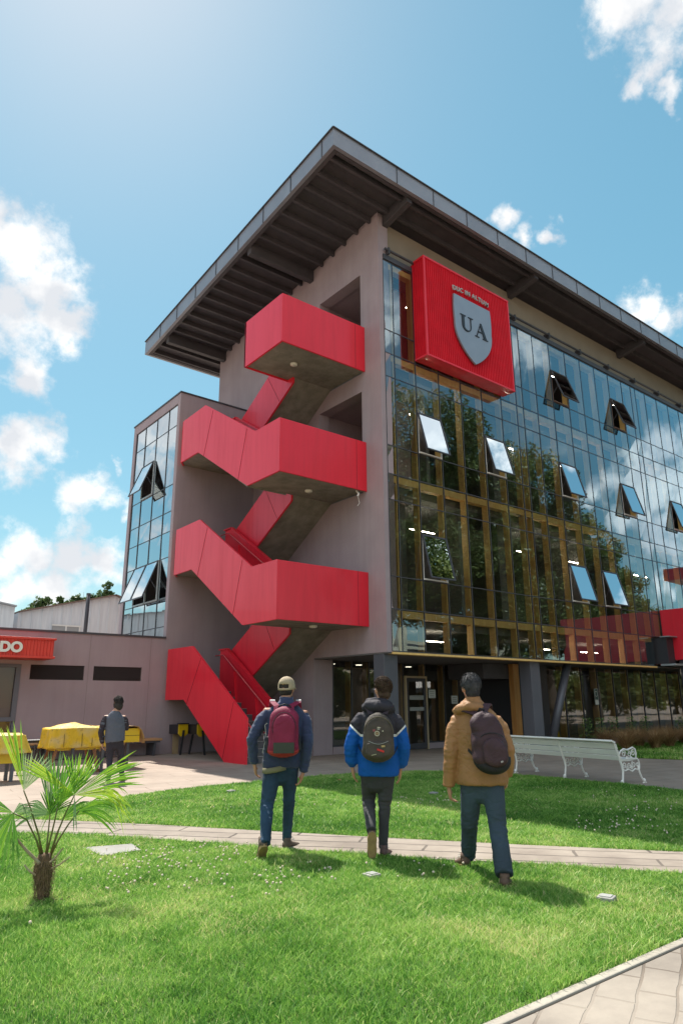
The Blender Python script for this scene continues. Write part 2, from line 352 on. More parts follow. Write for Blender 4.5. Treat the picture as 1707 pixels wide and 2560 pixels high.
LAWN_UP = [(2.0, 11.35), (2.67, 11.0), (3.63, 11.18), (4.42, 11.7), (5.84, 12.15), (7.69, 12.28), (9.47, 12.29), (11.09, 12.0), (11.95, 11.4), (12.45, 9.95), (12.56, 8.5), (12.5, 7.22), (12.35, 5.2), (12.1, 2.6), (11.5, 1.0),
           (9.1, 1.0), (7.45, 3.82), (6.51, 5.09), (5.7, 6.27), (4.82, 7.62), (4.17, 8.64), (3.44, 9.69), (2.87, 10.39), (2.4, 10.9)]
LAWN_LOW = [(-9, 13.2), (-4, 12.4), (0, 11.0), (1.2, 10.5), (2.30, 9.62), (3.12, 8.76), (3.75, 7.75), (4.3, 6.8), (4.82, 5.97), (5.29, 5.19), (5.8, 4.55), (6.55, 3.39), (7.05, 2.575), (-9, 2.575)]
LAWN_FAR = [(18.75, 10.6), (19.1, 9.4), (19.6, 3), (38, 3), (38, 13.9), (23.2, 13.9), (21.3, 12.6), (20.2, 11.8)]
sheet(LAWN_UP, .012, 'lawn_ground_beyond_path', soil_m, .012)
sheet(LAWN_LOW, .012, 'lawn_ground_near', soil_m, .012)
sheet(LAWN_FAR, .012, 'lawn_ground_by_building', soil_m, .012)
PATH = [(2.0, 11.35)] + [(2.4, 10.9), (2.87, 10.39), (3.44, 9.69), (4.17, 8.64), (4.82, 7.62), (5.7, 6.27), (6.51, 5.09), (7.45, 3.82), (9.1, 1.0), (8.1, 1.0), (7.05, 2.575), (6.55, 3.39), (5.8, 4.55), (5.29, 5.19), (4.82, 5.97), (4.3, 6.8), (3.75, 7.75), (3.12, 8.76), (2.30, 9.62), (1.2, 10.5)]
sheet(PATH, .03, 'flagstone_path', path_m, .03)
b = MB(); b.box(-9, 12, 2.512, 2.575, 0.0, .021); struct('path_kerb', b, pm('kerb_concrete', (.40, .36, .30), .85, (.32, .28, .235), 3, .4, 40), bevel=.008)
sheet([(-9, -6), (12, -6), (12, 2.49), (-9, 2.49)], .018, 'paved_walk', kerbpath_m, .018)
b = MB(); b.box(-9, 12, 2.49, 2.512, .0, .004); struct('kerb_gap', b, pm('joint_dark', (.03, .025, .02), .95))
# ------------------------------------------------------------------ main building
bld = thing('academic_building', (XA, YB, 0), 'tall purple grey building with glass and timber front under an overhanging dark roof', 'building')
XM = [12.93, 13.33, 14.23, 15.29, 16.35, 17.42, 18.48, 19.38, 19.78, 20.66, 21.73, 22.81, 23.88, 24.95, 26.02, 27.1, 27.88, 28.27, 29.13, 30.2, 31.27, 32.34, 33.41, 34.48, 35.5, 36.3, 36.7, 37.6]
ZM = [2.865, 4.03, 4.95, 7.21, 8.0, 8.9, 11.15, 11.95, 12.75, 15.25]
XEND = XM[-1]
# stair-side wall with the two landing openings
w = MB(); T = .42
def zt(y): return ZR(y)+.19
def slab(y0, y1, z0, z1=None):
    w.prism([(y0, z0), (y1, z0), (y1, z1 if z1 else zt(y1)), (y0, z1 if z1 else zt(y0))], 0, XA, XA+T)
slab(YB, 14.95, 2.84); slab(14.95, 17.16, 2.84, 7.57); slab(14.95, 17.16, 10.885, 11.5); slab(14.95, 17.16, 15.075); slab(17.16, 17.4, 2.84)
slab(17.4, 24.4, 0.0)
bld_wall = w.build('wall', plaster, bld)
w = MB(); jm0 = pm('wall_joint', (.27, .205, .222), .9)
for z in (4.05, 8.05, 12.05): w.box(XA-.0015, XA+.01, 17.3 if z < 12.5 else 14.1, 21.2, z-.006, z+.006)
for y in (19.3,): w.box(XA-.0016, XA+.01, y-.006, y+.006, .02, 16.0)
w.build('render_joint', jm0, bld)
w = MB(); w.box(XA+T, 13.47, 17.4, 24.4, 0, 3.0); w.build('wall_pier', plaster, bld)
# alcoves behind the openings
for z0, z1 in ((7.57, 10.885), (11.5, 15.075)):
    a = MB(); x1 = 14.75
    a.quad((x1, 14.9, z0), (x1, 17.3, z0), (x1, 17.3, z1+.1), (x1, 14.9, z1+.1))
    a.quad((XA+T, 17.25, z0), (x1, 17.25, z0), (x1, 17.25, z1+.1), (XA+T, 17.25, z1+.1))
    a.quad((XA+T, 14.93, z0), (x1, 14.93, z0), (x1, 14.93, z1+.1), (XA+T, 14.93, z1+.1))
    a.quad((XA+T, 14.9, z1+.05), (x1, 14.9, z1+.05), (x1, 17.3, z1+.05), (XA+T, 17.3, z1+.05))
    a.quad((XA+T, 14.9, z0), (x1, 14.9, z0), (x1, 17.3, z0), (XA+T, 17.3, z0))
    a.build('alcove', plaster2, bld)
    d = MB(); d.box(14.69, 14.73, 15.0, 16.05, z0, z0+2.35); dr = d.build('door', darkmetal, bld)
    d = MB(); d.box(14.665, 14.688, 15.08, 15.5, z0+.15, z0+2.25); d.box(14.665, 14.688, 15.56, 15.97, z0+.15, z0+2.25); d.build('glass', sash_glass, dr)
# front pier strip, ground columns and underside
w = MB(); w.box(XA+T, XM[0]+.26, YB+.05, YB+.3, 2.84, 16.7)
w = MB(); w.prism([(XA+.003, 2.838), (XM[0], 2.838), (XM[0], 16.74), (XA+.003, 16.74)], 1, YB-.004, YB+.12); w.build('corner_pier', plaster, bld)
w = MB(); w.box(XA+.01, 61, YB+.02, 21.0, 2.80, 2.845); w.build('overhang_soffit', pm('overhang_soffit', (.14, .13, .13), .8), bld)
for i, (x0, x1) in enumerate(((12.77, 13.27), (19.2, 19.7))):
    w = MB(); w.box(x0, x1, 14.2, 14.64, 0, 2.8); w.build('ground_column', greymetal if i == 0 else pm('column_paint', (.11, .11, .13), .5, (.125, .125, .15), 1), bld, bevel=.008)
w = MB(); w.tube([(20.45, 14.45, .35), (21.75, 14.5, 2.8)], .14, 16); br = w.build('brace', greymetal, bld, smooth=True)
w = MB(); w.box(20.28, 20.5, 14.34, 14.56, 0, .5); w.build('base_plate', darkmetal, br)
# the concrete upstand / tan wall above the glass, steel channel, pipe
w = MB(); w.box(XM[0]+.002, XEND, YB+.12, YB+.4, 15.46, 16.76); w.build('upper_wall', tan_m, bld)
w = MB(); w.box(XM[0]+.003, XEND, YB-.05, YB+.119, 15.27, 15.45); w.build('channel', darkmetal, bld)
w = MB(); w.tube([(XM[0]+.02, YB-.10, 15.60), (XEND, YB-.10, 15.60)], .045, 10)
for x in np.arange(13.1, XEND, 2.15): w.box(x-.03, x+.03, YB-.15, YB+.11, 15.45, 15.68)
w.build('maintenance_rail', darkmetal, bld)
w = MB(); w.box(XEND+.02, 61, YB, YB+.3, 2.84, 16.7); w.build('end_wall', plaster, bld)
# interior: floors, rear wall, cross walls, ceiling lights
w = MB()
for z in (3.6, 7.6, 11.6): w.box(13.2, 61, YB+.42, 21, z, z+.36)
w.build('floor_slab', grey_in, bld)
w = MB(); w.box(13.2, 61, 20.9, 21.1, 2.9, 16.4); w.build('rear_wall', dark_in, bld)
w = MB()
for x, z0, z1 in ((17.0, 3.96, 7.6), (24.2, 3.96, 7.6), (15.6, 7.96, 11.6), (20.6, 7.96, 11.6), (27, 7.96, 11.6), (21, 11.96, 16), (30, 3.96, 7.6), (31, 7.96, 11.6)):
    w.box(x, x+.15, YB+1.0, 20.9, z0, z1)
w.build('cross_wall', grey_in, bld)
w = MB()
for z in (3.96, 7.96, 11.96):
    for x in (14.4, 19.4, 27.9): w.box(x-.25, x+.25, YB+1.1, YB+1.6, z, z+3.64)
w.build('concrete_column', grey_in, bld)
for z in (3.9, 7.55, 11.55, 15.6):
    for x in (14.9, 20.3, 23.4, 28.4):
        w = MB(); w.box(x, x+1.1, YB+1.15, YB+1.175, z-.72, z-.70) if z != 3.9 else w.box(x, x+1.1, YB+.9, YB+.925, 3.30, 3.32); w.build('strip_light', pm('strip_light', (.8, .8, .78), .5, emit=(1, .88, .70, 30.0)), bld)
# curtain wall, one part per bay of glass
rnd = random.Random(7)
def bay(i, x0, x1, rows, skip):
    zb = rows[0]; ztop = rows[-1]
    m = MB(); m.box(x0-.013, x0+.013, YB-.012, YB+.03, zb, ztop)
    for z in rows: m.box(x0+.0135, x1-.0135, YB-.010, YB+.028, z-.014, z+.014)
    o = m.build('curtain_wall_bay', darkmetal, bld)
    gmb = MB()
    for k in range(len(rows)-1):
        za, zc = rows[k]+.015, rows[k+1]-.015
        hole = skip.get(k)
        def pane(za, zc):
            j = [rnd.uniform(-.0035, .0035) for _ in range(4)]
            gmb.quad((x0+.014, YB+j[0], za), (x1-.014, YB+j[1], za), (x1-.014, YB+j[2], zc), (x0+.014, YB+j[3], zc))
        if hole:
            pane(hole[1], zc)
        else: pane(za, zc)
    gmb.build('glass', facade_glass, o)
    t = MB(); d0 = YB+.035; d1 = YB+.25
    t.box(x0-.055, x0+.055, d0, d1, zb+.02, ztop)
    for z in (4.03, 8.0, 11.95, 15.25):
        if zb < z <= ztop: t.box(x0+.0555, x1-.0555, d0+.003, d1-.003, z-.235, z-.03)
    t.build('timber_post', timber, o)
    return o
opens = {(14.23, 8.9): 10.27, (17.42, 8.9): 10.27, (21.73, 8.9): 10.27, (26.02, 8.9): 10.27, (30.2, 8.9): 10.27, (21.73, 12.75): 14.12, (26.02, 12.75): 14.12,
         (14.23, 4.95): 6.34, (21.73, 4.95): 6.34, (23.88, 4.95): 6.34}
for i in range(len(XM)-1):
    x0, x1 = XM[i], XM[i+1]
    rows = ZM if x0 < 27.05 else ZM[1:]
    sk = {}
    for (x, z), h in opens.items():
        if abs(x-x0) < .05: sk[rows.index(z)] = (z, h)
    bay(i, x0, x1, rows, sk)
w = MB(); w.box(XM[0], 27.14, YB-.03, YB+.28, 2.79, 2.845); w.build('timber_sill', timber, bld)
# open awning windows
for (x, z), h in opens.items():
    x1 = XM[XM.index(x)+1]; ang = .255 if not (x == 14.23 and z < 5) else .22
    if z > 12: ang = .33
    L = h-z-.01; ax = Vector((1, 0, 0)); dn = Vector((0, -math.sin(ang), -math.cos(ang))); no = ax.cross(dn)
    hp = Vector(((x+x1)/2, YB-.02, h)); hw = (x1-x)/2-.03
    fr = MB()
    for sx in (-1, 1): fr.obox(hp+ax*sx*hw+dn*L/2, ax, dn, no, .022, L/2, .02)
    for q in (0.02, L-.02): fr.obox(hp+dn*q, ax, dn, no, hw-.022, .022, .019)
    o = fr.build('opening_window', darkmetal, bld)
    gq = MB(); a = hp-no*.0; gq.quad(a-ax*(hw-.02)+dn*.03, a+ax*(hw-.02)+dn*.03, a+ax*(hw-.02)+dn*(L-.03), a-ax*(hw-.02)+dn*(L-.03)); gq.build('glass', sash_glass, o)
    fs = MB()
    for sx in (-1, 1): fs.box(hp.x+sx*(hw+.0)-.016, hp.x+sx*(hw+.0)+.016, YB-.012, YB+.03, z+.02, h-.02)
    fs.box(hp.x-hw+.017, hp.x+hw-.017, YB-.05, YB+.03, z+.022, z+.062)
    fs.build('frame', white_paint if z < 12 else pm('brown_frame', (.2, .12, .09), .5), o)
    st = MB()
    for sx in (-1, 1): st.bar(hp+ax*sx*(hw-.03)+dn*(L*.55)-no*.01, (hp.x+sx*(hw-.03), YB, z+.35), .015, .012)
    st.build('stay_arm', greymetal, o)
# roof
XE, YE, YBK, XR = 9.85, 12.64, 25.7, 62.0
rf = MB()
zf = lambda y: ZR(y)+.585
rf.add([(XE, YE, zf(YE)), (XR, YE, zf(YE)), (XR, YBK, zf(YBK)), (XE, YBK, zf(YBK)), (XE+.13, YE+.13, ZR(YE+.13)+.2), (XR, YE+.13, ZR(YE+.13)+.2), (XR, YBK-.13, ZR(YBK)+.2), (XE+.13, YBK-.13, ZR(YBK)+.2)],
       [(0, 1, 2, 3), (7, 6, 5, 4)])
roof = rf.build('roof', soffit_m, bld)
fa = MB()
def par(p0, p1, t0, nrm):   # fascia board between two plan points, follows the slope
    (xa, ya), (xb, yb) = p0, p1; ox, oy = nrm
    P = [(xa, ya, ZR(ya)), (xb, yb, ZR(yb)), (xb, yb, zf(yb)), (xa, ya, zf(ya))]
    Q = [(x+ox*t0, y+oy*t0, z) for x, y, z in P]
    fa.add(P+Q, [(0, 1, 2, 3), (7, 6, 5, 4), (0, 4, 5, 1), (1, 5, 6, 2), (2, 6, 7, 3), (3, 7, 4, 0)])
par((XE, YE), (XE, YBK), .12, (1, 0)); par((XE+.1205, YE), (XR, YE), .12, (0, 1)); par((XE+.1205, YBK), (XR, YBK), .12, (0, -1))
fa.build('fascia', fascia_m, roof)
sm_ = MB()
for y in (13.19, 14.79, 16.37, 17.96, 19.52, 21.1, 22.67, 24.2):
    sm_.bar((XE-.006, y, ZR(y)+.01), (XE-.006, y, zf(y)), .035, .022, (1, 0, 0))
for x in np.arange(12.32, XR, 1.6):
    if x > 12: sm_.box(x-.017, x+.017, YE-.014, YE+.002, ZR(YE)+.01, zf(YE))
sm_.bar((XE-.025, YE-.03, zf(YE)+.012), (XE-.025, YBK, zf(YBK)+.012), .05, .03); sm_.bar((XE-.025, YE-.025, zf(YE)+.012), (XR, YE-.025, zf(YE)+.012), .05, .03)
sm_.build('seam_and_drip_edge', darkmetal, roof)
# inner rim beam
rb = MB()
def rim(xa, ya, xb, yb, w_, dz=.0, h=.2):
    rb.bar((xa, ya, ZR(ya)+h/2+dz), (xb, yb, ZR(yb)+h/2+dz), w_, h)
rim(XE+.19, YE+.13, XE+.19, YBK-.13, .12); rim(XE+.26, YE+.19, XR, YE+.19, .12); rim(XE+.26, YBK-.19, XR, YBK-.19, .12)
rb.build('rim_beam', soffit_m, roof)
for k in range(-2, 18):
    y = 14.4+.645*k
    if k in (5, 15): continue
    j = MB(); x1 = XR if k < 0 else XA-.002
    if k > 0 and y > 24.42: x1 = XR
    j.box(XE+.25, x1, y-.045, y+.045, ZR(y)+.005, ZR(y)+.205)
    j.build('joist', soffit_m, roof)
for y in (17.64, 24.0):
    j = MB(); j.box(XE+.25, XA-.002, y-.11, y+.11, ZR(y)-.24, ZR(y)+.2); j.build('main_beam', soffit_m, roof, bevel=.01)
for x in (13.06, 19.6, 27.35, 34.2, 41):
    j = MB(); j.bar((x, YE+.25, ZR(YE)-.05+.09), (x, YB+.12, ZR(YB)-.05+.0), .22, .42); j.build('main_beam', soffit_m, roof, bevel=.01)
# ground floor glazing
def glazing(y, xs, z0, z1, post_w=.09, plinth=None):
    gz = MB()
    for k in range(len(xs)-1): gz.quad((xs[k]+.02, y, z0), (xs[k+1]-.02, y, z0), (xs[k+1]-.02, y, z1), (xs[k]+.02, y, z1))
    o = gz.build('shopfront_glass', clear_glass, bld)
    p = MB()
    for x in xs: p.box(x-.02, x+.02, y-.03, y+.02, z0, z1)
    p.box(xs[0], xs[-1], y-.031, y+.019, z0-.03, z0+.01)
    p.build('mullion', darkmetal, o)
    p = MB()
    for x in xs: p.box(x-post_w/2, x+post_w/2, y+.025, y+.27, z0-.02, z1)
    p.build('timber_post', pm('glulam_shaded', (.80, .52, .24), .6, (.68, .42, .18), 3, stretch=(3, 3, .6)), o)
    if plinth:
        p = MB(); p.box(xs[0], xs[-1], y-.02, y+.2, 0, plinth); p.build('plinth', plaster2, o)
    return o
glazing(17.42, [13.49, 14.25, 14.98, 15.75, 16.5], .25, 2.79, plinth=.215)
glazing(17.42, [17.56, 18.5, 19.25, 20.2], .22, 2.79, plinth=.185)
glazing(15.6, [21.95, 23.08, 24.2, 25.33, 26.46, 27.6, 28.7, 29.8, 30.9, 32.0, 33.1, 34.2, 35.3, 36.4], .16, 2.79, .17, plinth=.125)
w = MB(); w.box(20.2, 21.9, 15.5, 17.5, 0, 2.79); w.build('dark_panel', pm('dark_panel', (.035, .033, .04), .5), bld)
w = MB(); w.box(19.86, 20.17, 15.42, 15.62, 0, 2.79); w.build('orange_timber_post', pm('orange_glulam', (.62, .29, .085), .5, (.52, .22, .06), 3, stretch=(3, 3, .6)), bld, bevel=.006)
w = MB(); w.box(18.5, 19.84, 15.6, 17.2, 2.28, 2.78); w.build('entrance_header', darkmetal, bld)
# entrance door
d = MB()
for a in (16.53, 17.5): d.box(a-.03, a+.03, 17.3, 17.4, 0.0, 2.38)
d.box(16.56, 17.47, 17.3, 17.4, 2.32, 2.38); dr = d.build('door', pm('door_trim', (.50, .38, .24), .45), bld)
d = MB(); d.box(16.565, 16.66, 17.32, 17.38, .02, 2.31); d.box(17.36, 17.465, 17.32, 17.38, .02, 2.31); d.box(16.661, 17.359, 17.32, 17.38, .02, .2); d.box(16.661, 17.359, 17.32, 17.38, 2.2, 2.31); d.build('door_leaf', darkmetal, dr)
d = MB(); d.quad((16.66, 17.35, .2), (17.36, 17.35, .2), (17.36, 17.35, 2.2), (16.66, 17.35, 2.2)); d.build('glass', clear_glass, dr)
d = MB(); d.box(17.33, 17.36, 17.24, 17.27, .8, 1.4); d.build('handle', greymetal, dr)
d = MB(); d.quad((16.53, 17.43, 2.4), (17.5, 17.43, 2.4), (17.5, 17.43, 2.79), (16.53, 17.43, 2.79)); d.build('transom_glass', clear_glass, dr)
# papers stuck on the doors
paper = pm('paper', (.62, .62, .58), .8); ink = pm('ink', (.12, .12, .12), .8); ppl = pm('paper_dim', (.36, .36, .34), .8)
def notice(x0, x1, y, z0, z1, label, lines=3, m=paper):
    n_ = MB(); n_.box(x0, x1, y-.006, y, z0, z1); o = n_.build('notice', m); tag(o, label, 'notice', 'papers stuck on the ground floor glass')
    n_ = MB(); hh = (z1-z0)
    for k in range(lines):
        zc = z1-hh*(.25+.5*k/max(1, lines-1)); n_.box(x0+(x1-x0)*.18, x1-(x1-x0)*.2, y-.008, y-.0065, zc-hh*.025, zc+hh*.025)
    q = n_.build('printed_line', ink, o, world=False)
notice(17.66, 18.0, 17.38, 1.66, 1.94, 'white notice on the glass just right of the entrance door')
notice(18.8, 19.12, 17.38, 1.46, 1.74, 'white notice beside the head of the man in the tan jacket')
notice(16.68, 17.34, 17.31, 1.60, 1.74, 'upper white strip across the glass door', 1, ppl)
notice(16.68, 17.34, 17.31, 1.24, 1.36, 'lower white strip across the glass door', 1, ppl)
o = MB(); o.box(24.95, 25.22, 15.55, 15.556, 1.38, 2.0); q = tag(o.build('notice', pm('poster_green', (.05, .09, .075), .6)), 'tall green poster with a white ring and white lower half on the glass', 'notice', 'papers stuck on the ground floor glass')
o = MB()
for k in range(20):
    a0, a1 = 2*math.pi*k/20, 2*math.pi*(k+1)/20; C_ = (25.08, 1.8); r0, r1 = .075, .095
    o.add([(C_[0]+r*math.cos(a), 15.547, C_[1]+r*1.15*math.sin(a)) for r, a in ((r0, a0), (r1, a0), (r1, a1), (r0, a1))], [(0, 1, 2, 3)])
o.box(24.96, 25.21, 15.545, 15.549, 1.40, 1.58); o.box(24.95, 24.965, 15.545, 15.549, 1.58, 2.0); o.box(25.205, 25.22, 15.545, 15.549, 1.58, 2.0); o.box(24.966, 25.204, 15.545, 15.549, 1.985, 2.0)
o.build('white_print', paper, q, world=False)
# lobby behind the glass
w = MB(); w.box(13.5, 61, 20.4, 20.5, 0, 2.8); w.build('lobby_rear_wall', dark_in, bld)
w = MB(); w.box(13.8, 14.7, 19.2, 19.7, 0, 1.75); w.build('vending_cabinet', pm('cabinet', (.3, .3, .29), .5), bld, bevel=.02)
w = MB()
for x in (14.6, 15.8, 18.2, 23.5, 26.0, 29): w.tube([(x, 18.9, 2.78), (x, 18.9, 2.795)], .11, 14)
w.build('downlight', pm('downlight', (.8, .8, .7), .5, emit=(1, .95, .8, 1.6)), bld)

# ------------------------------------------------------------------ emblem sign box
sg = thing('emblem_sign', (16.36, 13.46, 12.0), 'large red ribbed box sign with grey shield high on the glass front', 'sign')
SX0, SX1, SZ0, SZ1, SYF = 14.2, 18.52, 12.006, 15.64, 13.457
w = MB()
prof = []
x = SX0
while x < SX1-.001:
    for dx, dy in ((0, 0), (.018, .04), (.045, .04), (.063, 0)): prof.append((min(x+dx, SX1), SYF+dy))
    x += .09
prof.append((SX1, SYF)); 
y = SYF
side = []
while y < 14.06:
    for dx, dy in ((0, 0), (.04, .018), (.04, .045), (0, .063)): side.append((SX0+dx, y+dy))
    y += .09
n0 = len(prof)
def ribs(poly):
    vs = [(a, b_, SZ0+.06) for a, b_ in poly]+[(a, b_, SZ1-.07) for a, b_ in poly]; n_ = len(poly)
    w.add(vs, [(i, i+1, n_+i+1, n_+i) for i in range(n_-1)])
ribs(prof); ribs(side[::-1]); ribs([(SX1-.001, SYF), (SX1-.001, 14.0)])
body = w.build('ribbed_cladding', redrib, sg)
w = MB()
w.box(SX0-.02, SX1+.02, SYF-.02, YB-.05, SZ1-.07, SZ1); w.box(SX0-.02, SX1+.02, SYF-.02, YB-.05, SZ0, SZ0+.06)
w.build('edge_trim', red, sg, bevel=.006)
w = MB(); w.box(SX0-.012, SX0+.05, SYF-.012, SYF+.05, SZ0+.061, SZ1-.071); w.box(SX1-.05, SX1+.012, SYF-.012, SYF+.05, SZ0+.061, SZ1-.071); w.build('corner_trim', red, sg, bevel=.006)
sh = []
cx, zt_ = 16.39, 14.68
for k in range(0, 25):
    t = k/24
    # right side from top corner down to the tip
    if t < .45: hw_ = .913+.03*math.sin(t/.45*math.pi)
    else:
        u = (t-.45)/.55; hw_ = .928*(1-u**2.1)**.92
    sh.append((cx+hw_, zt_-2.34*t))
left = [(2*cx-a, b_) for a, b_ in sh[:-1]][::-1]
poly = sh+left
w = MB(); w.prism(poly, 1, SYF-.11, SYF-.05); shield = w.build('shield', pm('brushed_steel', (.33, .37, .44), .42, (.29, .33, .40), 1.4, metal=.35, detail=7), sg)
w = MB()
for dx in (-.5, .5): w.box(cx+dx-.04, cx+dx+.04, SYF-.049, SYF+.02, 13.3, 14.3)
w.build('bracket', darkmetal, shield)
inkm = pm('letter_black', (.015, .015, .02), .4)
def plate(polys, name, y0, y1, mat, par_):
    m_ = MB()
    for p in polys: m_.prism(p, 1, y0, y1)
    return m_.build(name, mat, par_)
def U(x, z, w_, h):
    s = h; out = []
    out.append([(x+.0*w_, z+h), (x+.42*w_, z+h), (x+.42*w_, z+.95*h), (x, z+.95*h)])
    out.append([(x+.62*w_, z+h), (x+1.0*w_, z+h), (x+1.0*w_, z+.95*h), (x+.62*w_, z+.95*h)])
    o_, i_ = [], []
    for k in range(13):
        a = math.pi+math.pi*k/12
        o_.append((x+.475*w_+.365*w_*math.cos(a), z+.36*h+.36*h*math.sin(a)))
        i_.append((x+.525*w_+.265*w_*math.cos(a), z+.38*h+.29*h*math.sin(a)))
    o_ = [(x+.11*w_, z+.951*h)]+o_+[(x+.84*w_, z+.951*h)]
    i_ = [(x+.30*w_, z+.951*h)]+[(max(p[0], x+.30*w_) if k < 6 else p[0], p[1]) for k, p in enumerate(i_)]+[(x+.775*w_, z+.951*h)]
    for k in range(len(o_)-1): out.append([o_[k], o_[k+1], i_[k+1], i_[k]])
    return out
def A(x, z, w_, h):
    return [[(x+.46*w_, z+h), (x+.56*w_, z+h), (x+.95*w_, z+.05*h), (x+.72*w_, z+.05*h), (x+.44*w_, z+.82*h)],
            [(x+.459*w_, z+.93*h), (x+.435*w_, z+.80*h), (x+.17*w_, z+.05*h), (x+.11*w_, z+.05*h)],
            [(x+.22*w_, z+.37*h), (x+.24*w_, z+.43*h), (x+.60*w_, z+.43*h), (x+.62*w_, z+.37*h)],
            [(x, z), (x+.32*w_, z), (x+.32*w_, z+.049*h), (x, z+.049*h)], [(x+.62*w_, z), (x+1.05*w_, z), (x+1.05*w_, z+.049*h), (x+.62*w_, z+.049*h)]]
plate(U(15.73, 13.43, .62, .58), 'letter', SYF-.135, SYF-.111, inkm, shield)
plate(A(16.43, 13.41, .62, .57), 'letter', SYF-.135, SYF-.111, inkm, shield)
word = 'DUC IN ALTUM'
wid = [1.05, 1.05, .95, .45, .55, 1.12, .45, 1.0, .85, .95, 1.05, 1.35]; tot = sum(wid); x = 15.45; L_ = 1.86
for ch, wd in zip(word, wid):
    adv = wd/tot*L_
    if ch != ' ':
        u = (x+adv/2-16.38)/.93; z = 14.965-.06*u*u
        rot = __import__('mathutils').Euler((R(90), R(8*u), 0)).to_quaternion()
        text_obj(ch, 'motto_letter', pm('letter_steel', (.45, .44, .43), .4), sg, .235, (x+adv/2, SYF-.08, z), rot, .02, .003)
    x += adv

# ------------------------------------------------------------------ external staircase
stx = thing('external_staircase', (11.2, 17.8, 0), 'zigzag red clad outdoor staircase climbing the purple grey wall in the corner', 'staircase')
PT = .055
def panel_yz(name, poly, x0, x1, seams=()):
    m_ = MB(); m_.prism(poly, 0, x0, x1); o = m_.build(name, red, stx, bevel=.006)
    if seams:
        m_ = MB()
        for (a, c_) in seams: m_.bar((x0-.0012, a[0], a[1]), (x0-.0012, c_[0], c_[1]), .006, .012, (1, 0, 0))
        m_.build('panel_seam', pm('seam_dark', (.12, .01, .015), .6), o)
    return o
outer = {
 1: [(21.05, 1.63), (21.05, 3.19), (19.36, 3.19), (16.06, 1.13), (16.06, 0.0), (17.15, 0.0), (19.76, 1.63)],
 2: [(20.98, 5.62), (20.98, 7.15), (19.32, 7.16), (16.04, 5.125), (YL, 5.125), (YL, 3.575), (16.44, 3.575), (19.72, 5.62)],
 3: [(20.93, 9.57), (20.93, 11.09), (19.32, 11.12), (16.07, 9.13), (YL, 9.13), (YL, 7.57), (16.43, 7.57), (19.70, 9.57)]}
def seamline(k, ya, dy=.52):
    top = lambda y: (3.19 if k == 1 else 7.16 if k == 2 else 11.12)-(19.34-y)*.628
    bot = lambda y: (1.63 if k == 1 else 5.62 if k == 2 else 9.57)-(19.72-y)*.622
    return ((ya, top(ya)), (ya+dy, min(bot(ya+dy), 99)))
for k, poly in outer.items():
    ss = [seamline(k, 18.75), seamline(k, 16.9 if k == 1 else 16.55, .42 if k > 1 else .35)]
    if k == 1: ss = [((18.75, 2.81), (19.55, 1.5)), ((16.75, 1.56), (17.25, .06))]
    panel_yz('parapet_panel', poly, XS, XS+PT, ss)
for z0, z1 in ((1.63, 3.19), (5.62, 7.15), (9.57, 11.09)):
    m_ = MB(); m_.add([(XS, 20.99, z0), (XS+.22, YC-.003, z0), (XS+.22, YC-.003, z1), (XS, 20.99, z1), (XS+.05, 20.96, z0), (XS+.27, YC-.02, z0), (XS+.27, YC-.02, z1), (XS+.05, 20.96, z1)], [(0, 1, 2, 3), (7, 6, 5, 4), (0, 4, 5, 1), (3, 2, 6, 7), (1, 5, 6, 2), (0, 3, 7, 4)]); m_.build('return_panel', red, stx)
# top box, front panels
for z0, z1, xr in ((11.5, 13.05, XA-.003), (7.57, 9.13, XA-.003), (3.575, 5.125, XA-.003)):
    m_ = MB(); m_.box(XS+.002, xr, YL-.001, YL+PT, z0, z1); o = m_.build('parapet_panel', red, stx, bevel=.006)
    m_ = MB(); m_.box(12.35, 12.362, YL-.0025, YL+.01, z0+.01, z1-.01); m_.build('panel_seam', pm('seam_dark', (.12, .01, .015), .6), o)
panel_yz('parapet_panel', [(YL+PT, 11.5), (YL+PT, 13.05), (16.86, 13.05), (16.86, 11.5)], XS, XS+PT)
m_ = MB(); m_.box(XS, 11.2, 16.80, 16.86, 11.5, 13.049); m_.build('parapet_panel', red, stx)
# inner parapets of the flights
for zb in (0, 4.0, 8.0):
    # outer flight inner side (descends to the front)
    if zb < 7.9 or True:
        ztop, zbot = zb+3.17, zb+1.12
        poly = [(20.15, zb+1.66), (20.15, ztop), (19.75, ztop), (16.45, ztop-2.05), (16.45, zb+(0.0 if zb == 0 else -.02)), (17.0, zb+(.0 if zb == 0 else -.02))]
        o = panel_yz('inner_parapet', poly, 11.02, 11.07)
        m_ = MB(); m_.bar((11.045, 20.2, ztop+.02), (11.045, 19.72, ztop+.02), .14, .04); m_.bar((11.045, 19.75, ztop+.02), (11.045, 16.45, ztop-2.03), .14, .04); m_.build('coping', red, o)
        m_ = MB(); m_.tube([(10.9, 20.25, ztop-.17), (10.9, 19.75, ztop-.17), (10.9, 16.4, ztop-2.25)], .022, 8); m_.build('handrail', pm('handrail_red', (.66, .09, .10), .25), o, smooth=True)
        m_ = MB()
        for y in (19.2, 17.9, 16.8): m_.bar((10.99, y, ztop-.35-(19.75-y)*.62), (10.99, y-.25, ztop-1.6-(19.75-y)*.62), .05, .05)
        m_.build('stiffener', red, o)
for zt_l in (3.575, 7.57, 11.5):
    # flight beside the wall rising to the front landing: side panel on the stairwell side
    zb0 = zt_l-1.95
    poly = [(16.5, zt_l-.15), (16.5, zt_l+1.45), (19.9, zb0+1.45), (19.9, zb0-.12)]
    panel_yz('inner_parapet', poly, 11.2, 11.26, [((18.0, zt_l+.6), (17.25, zt_l-.55))])
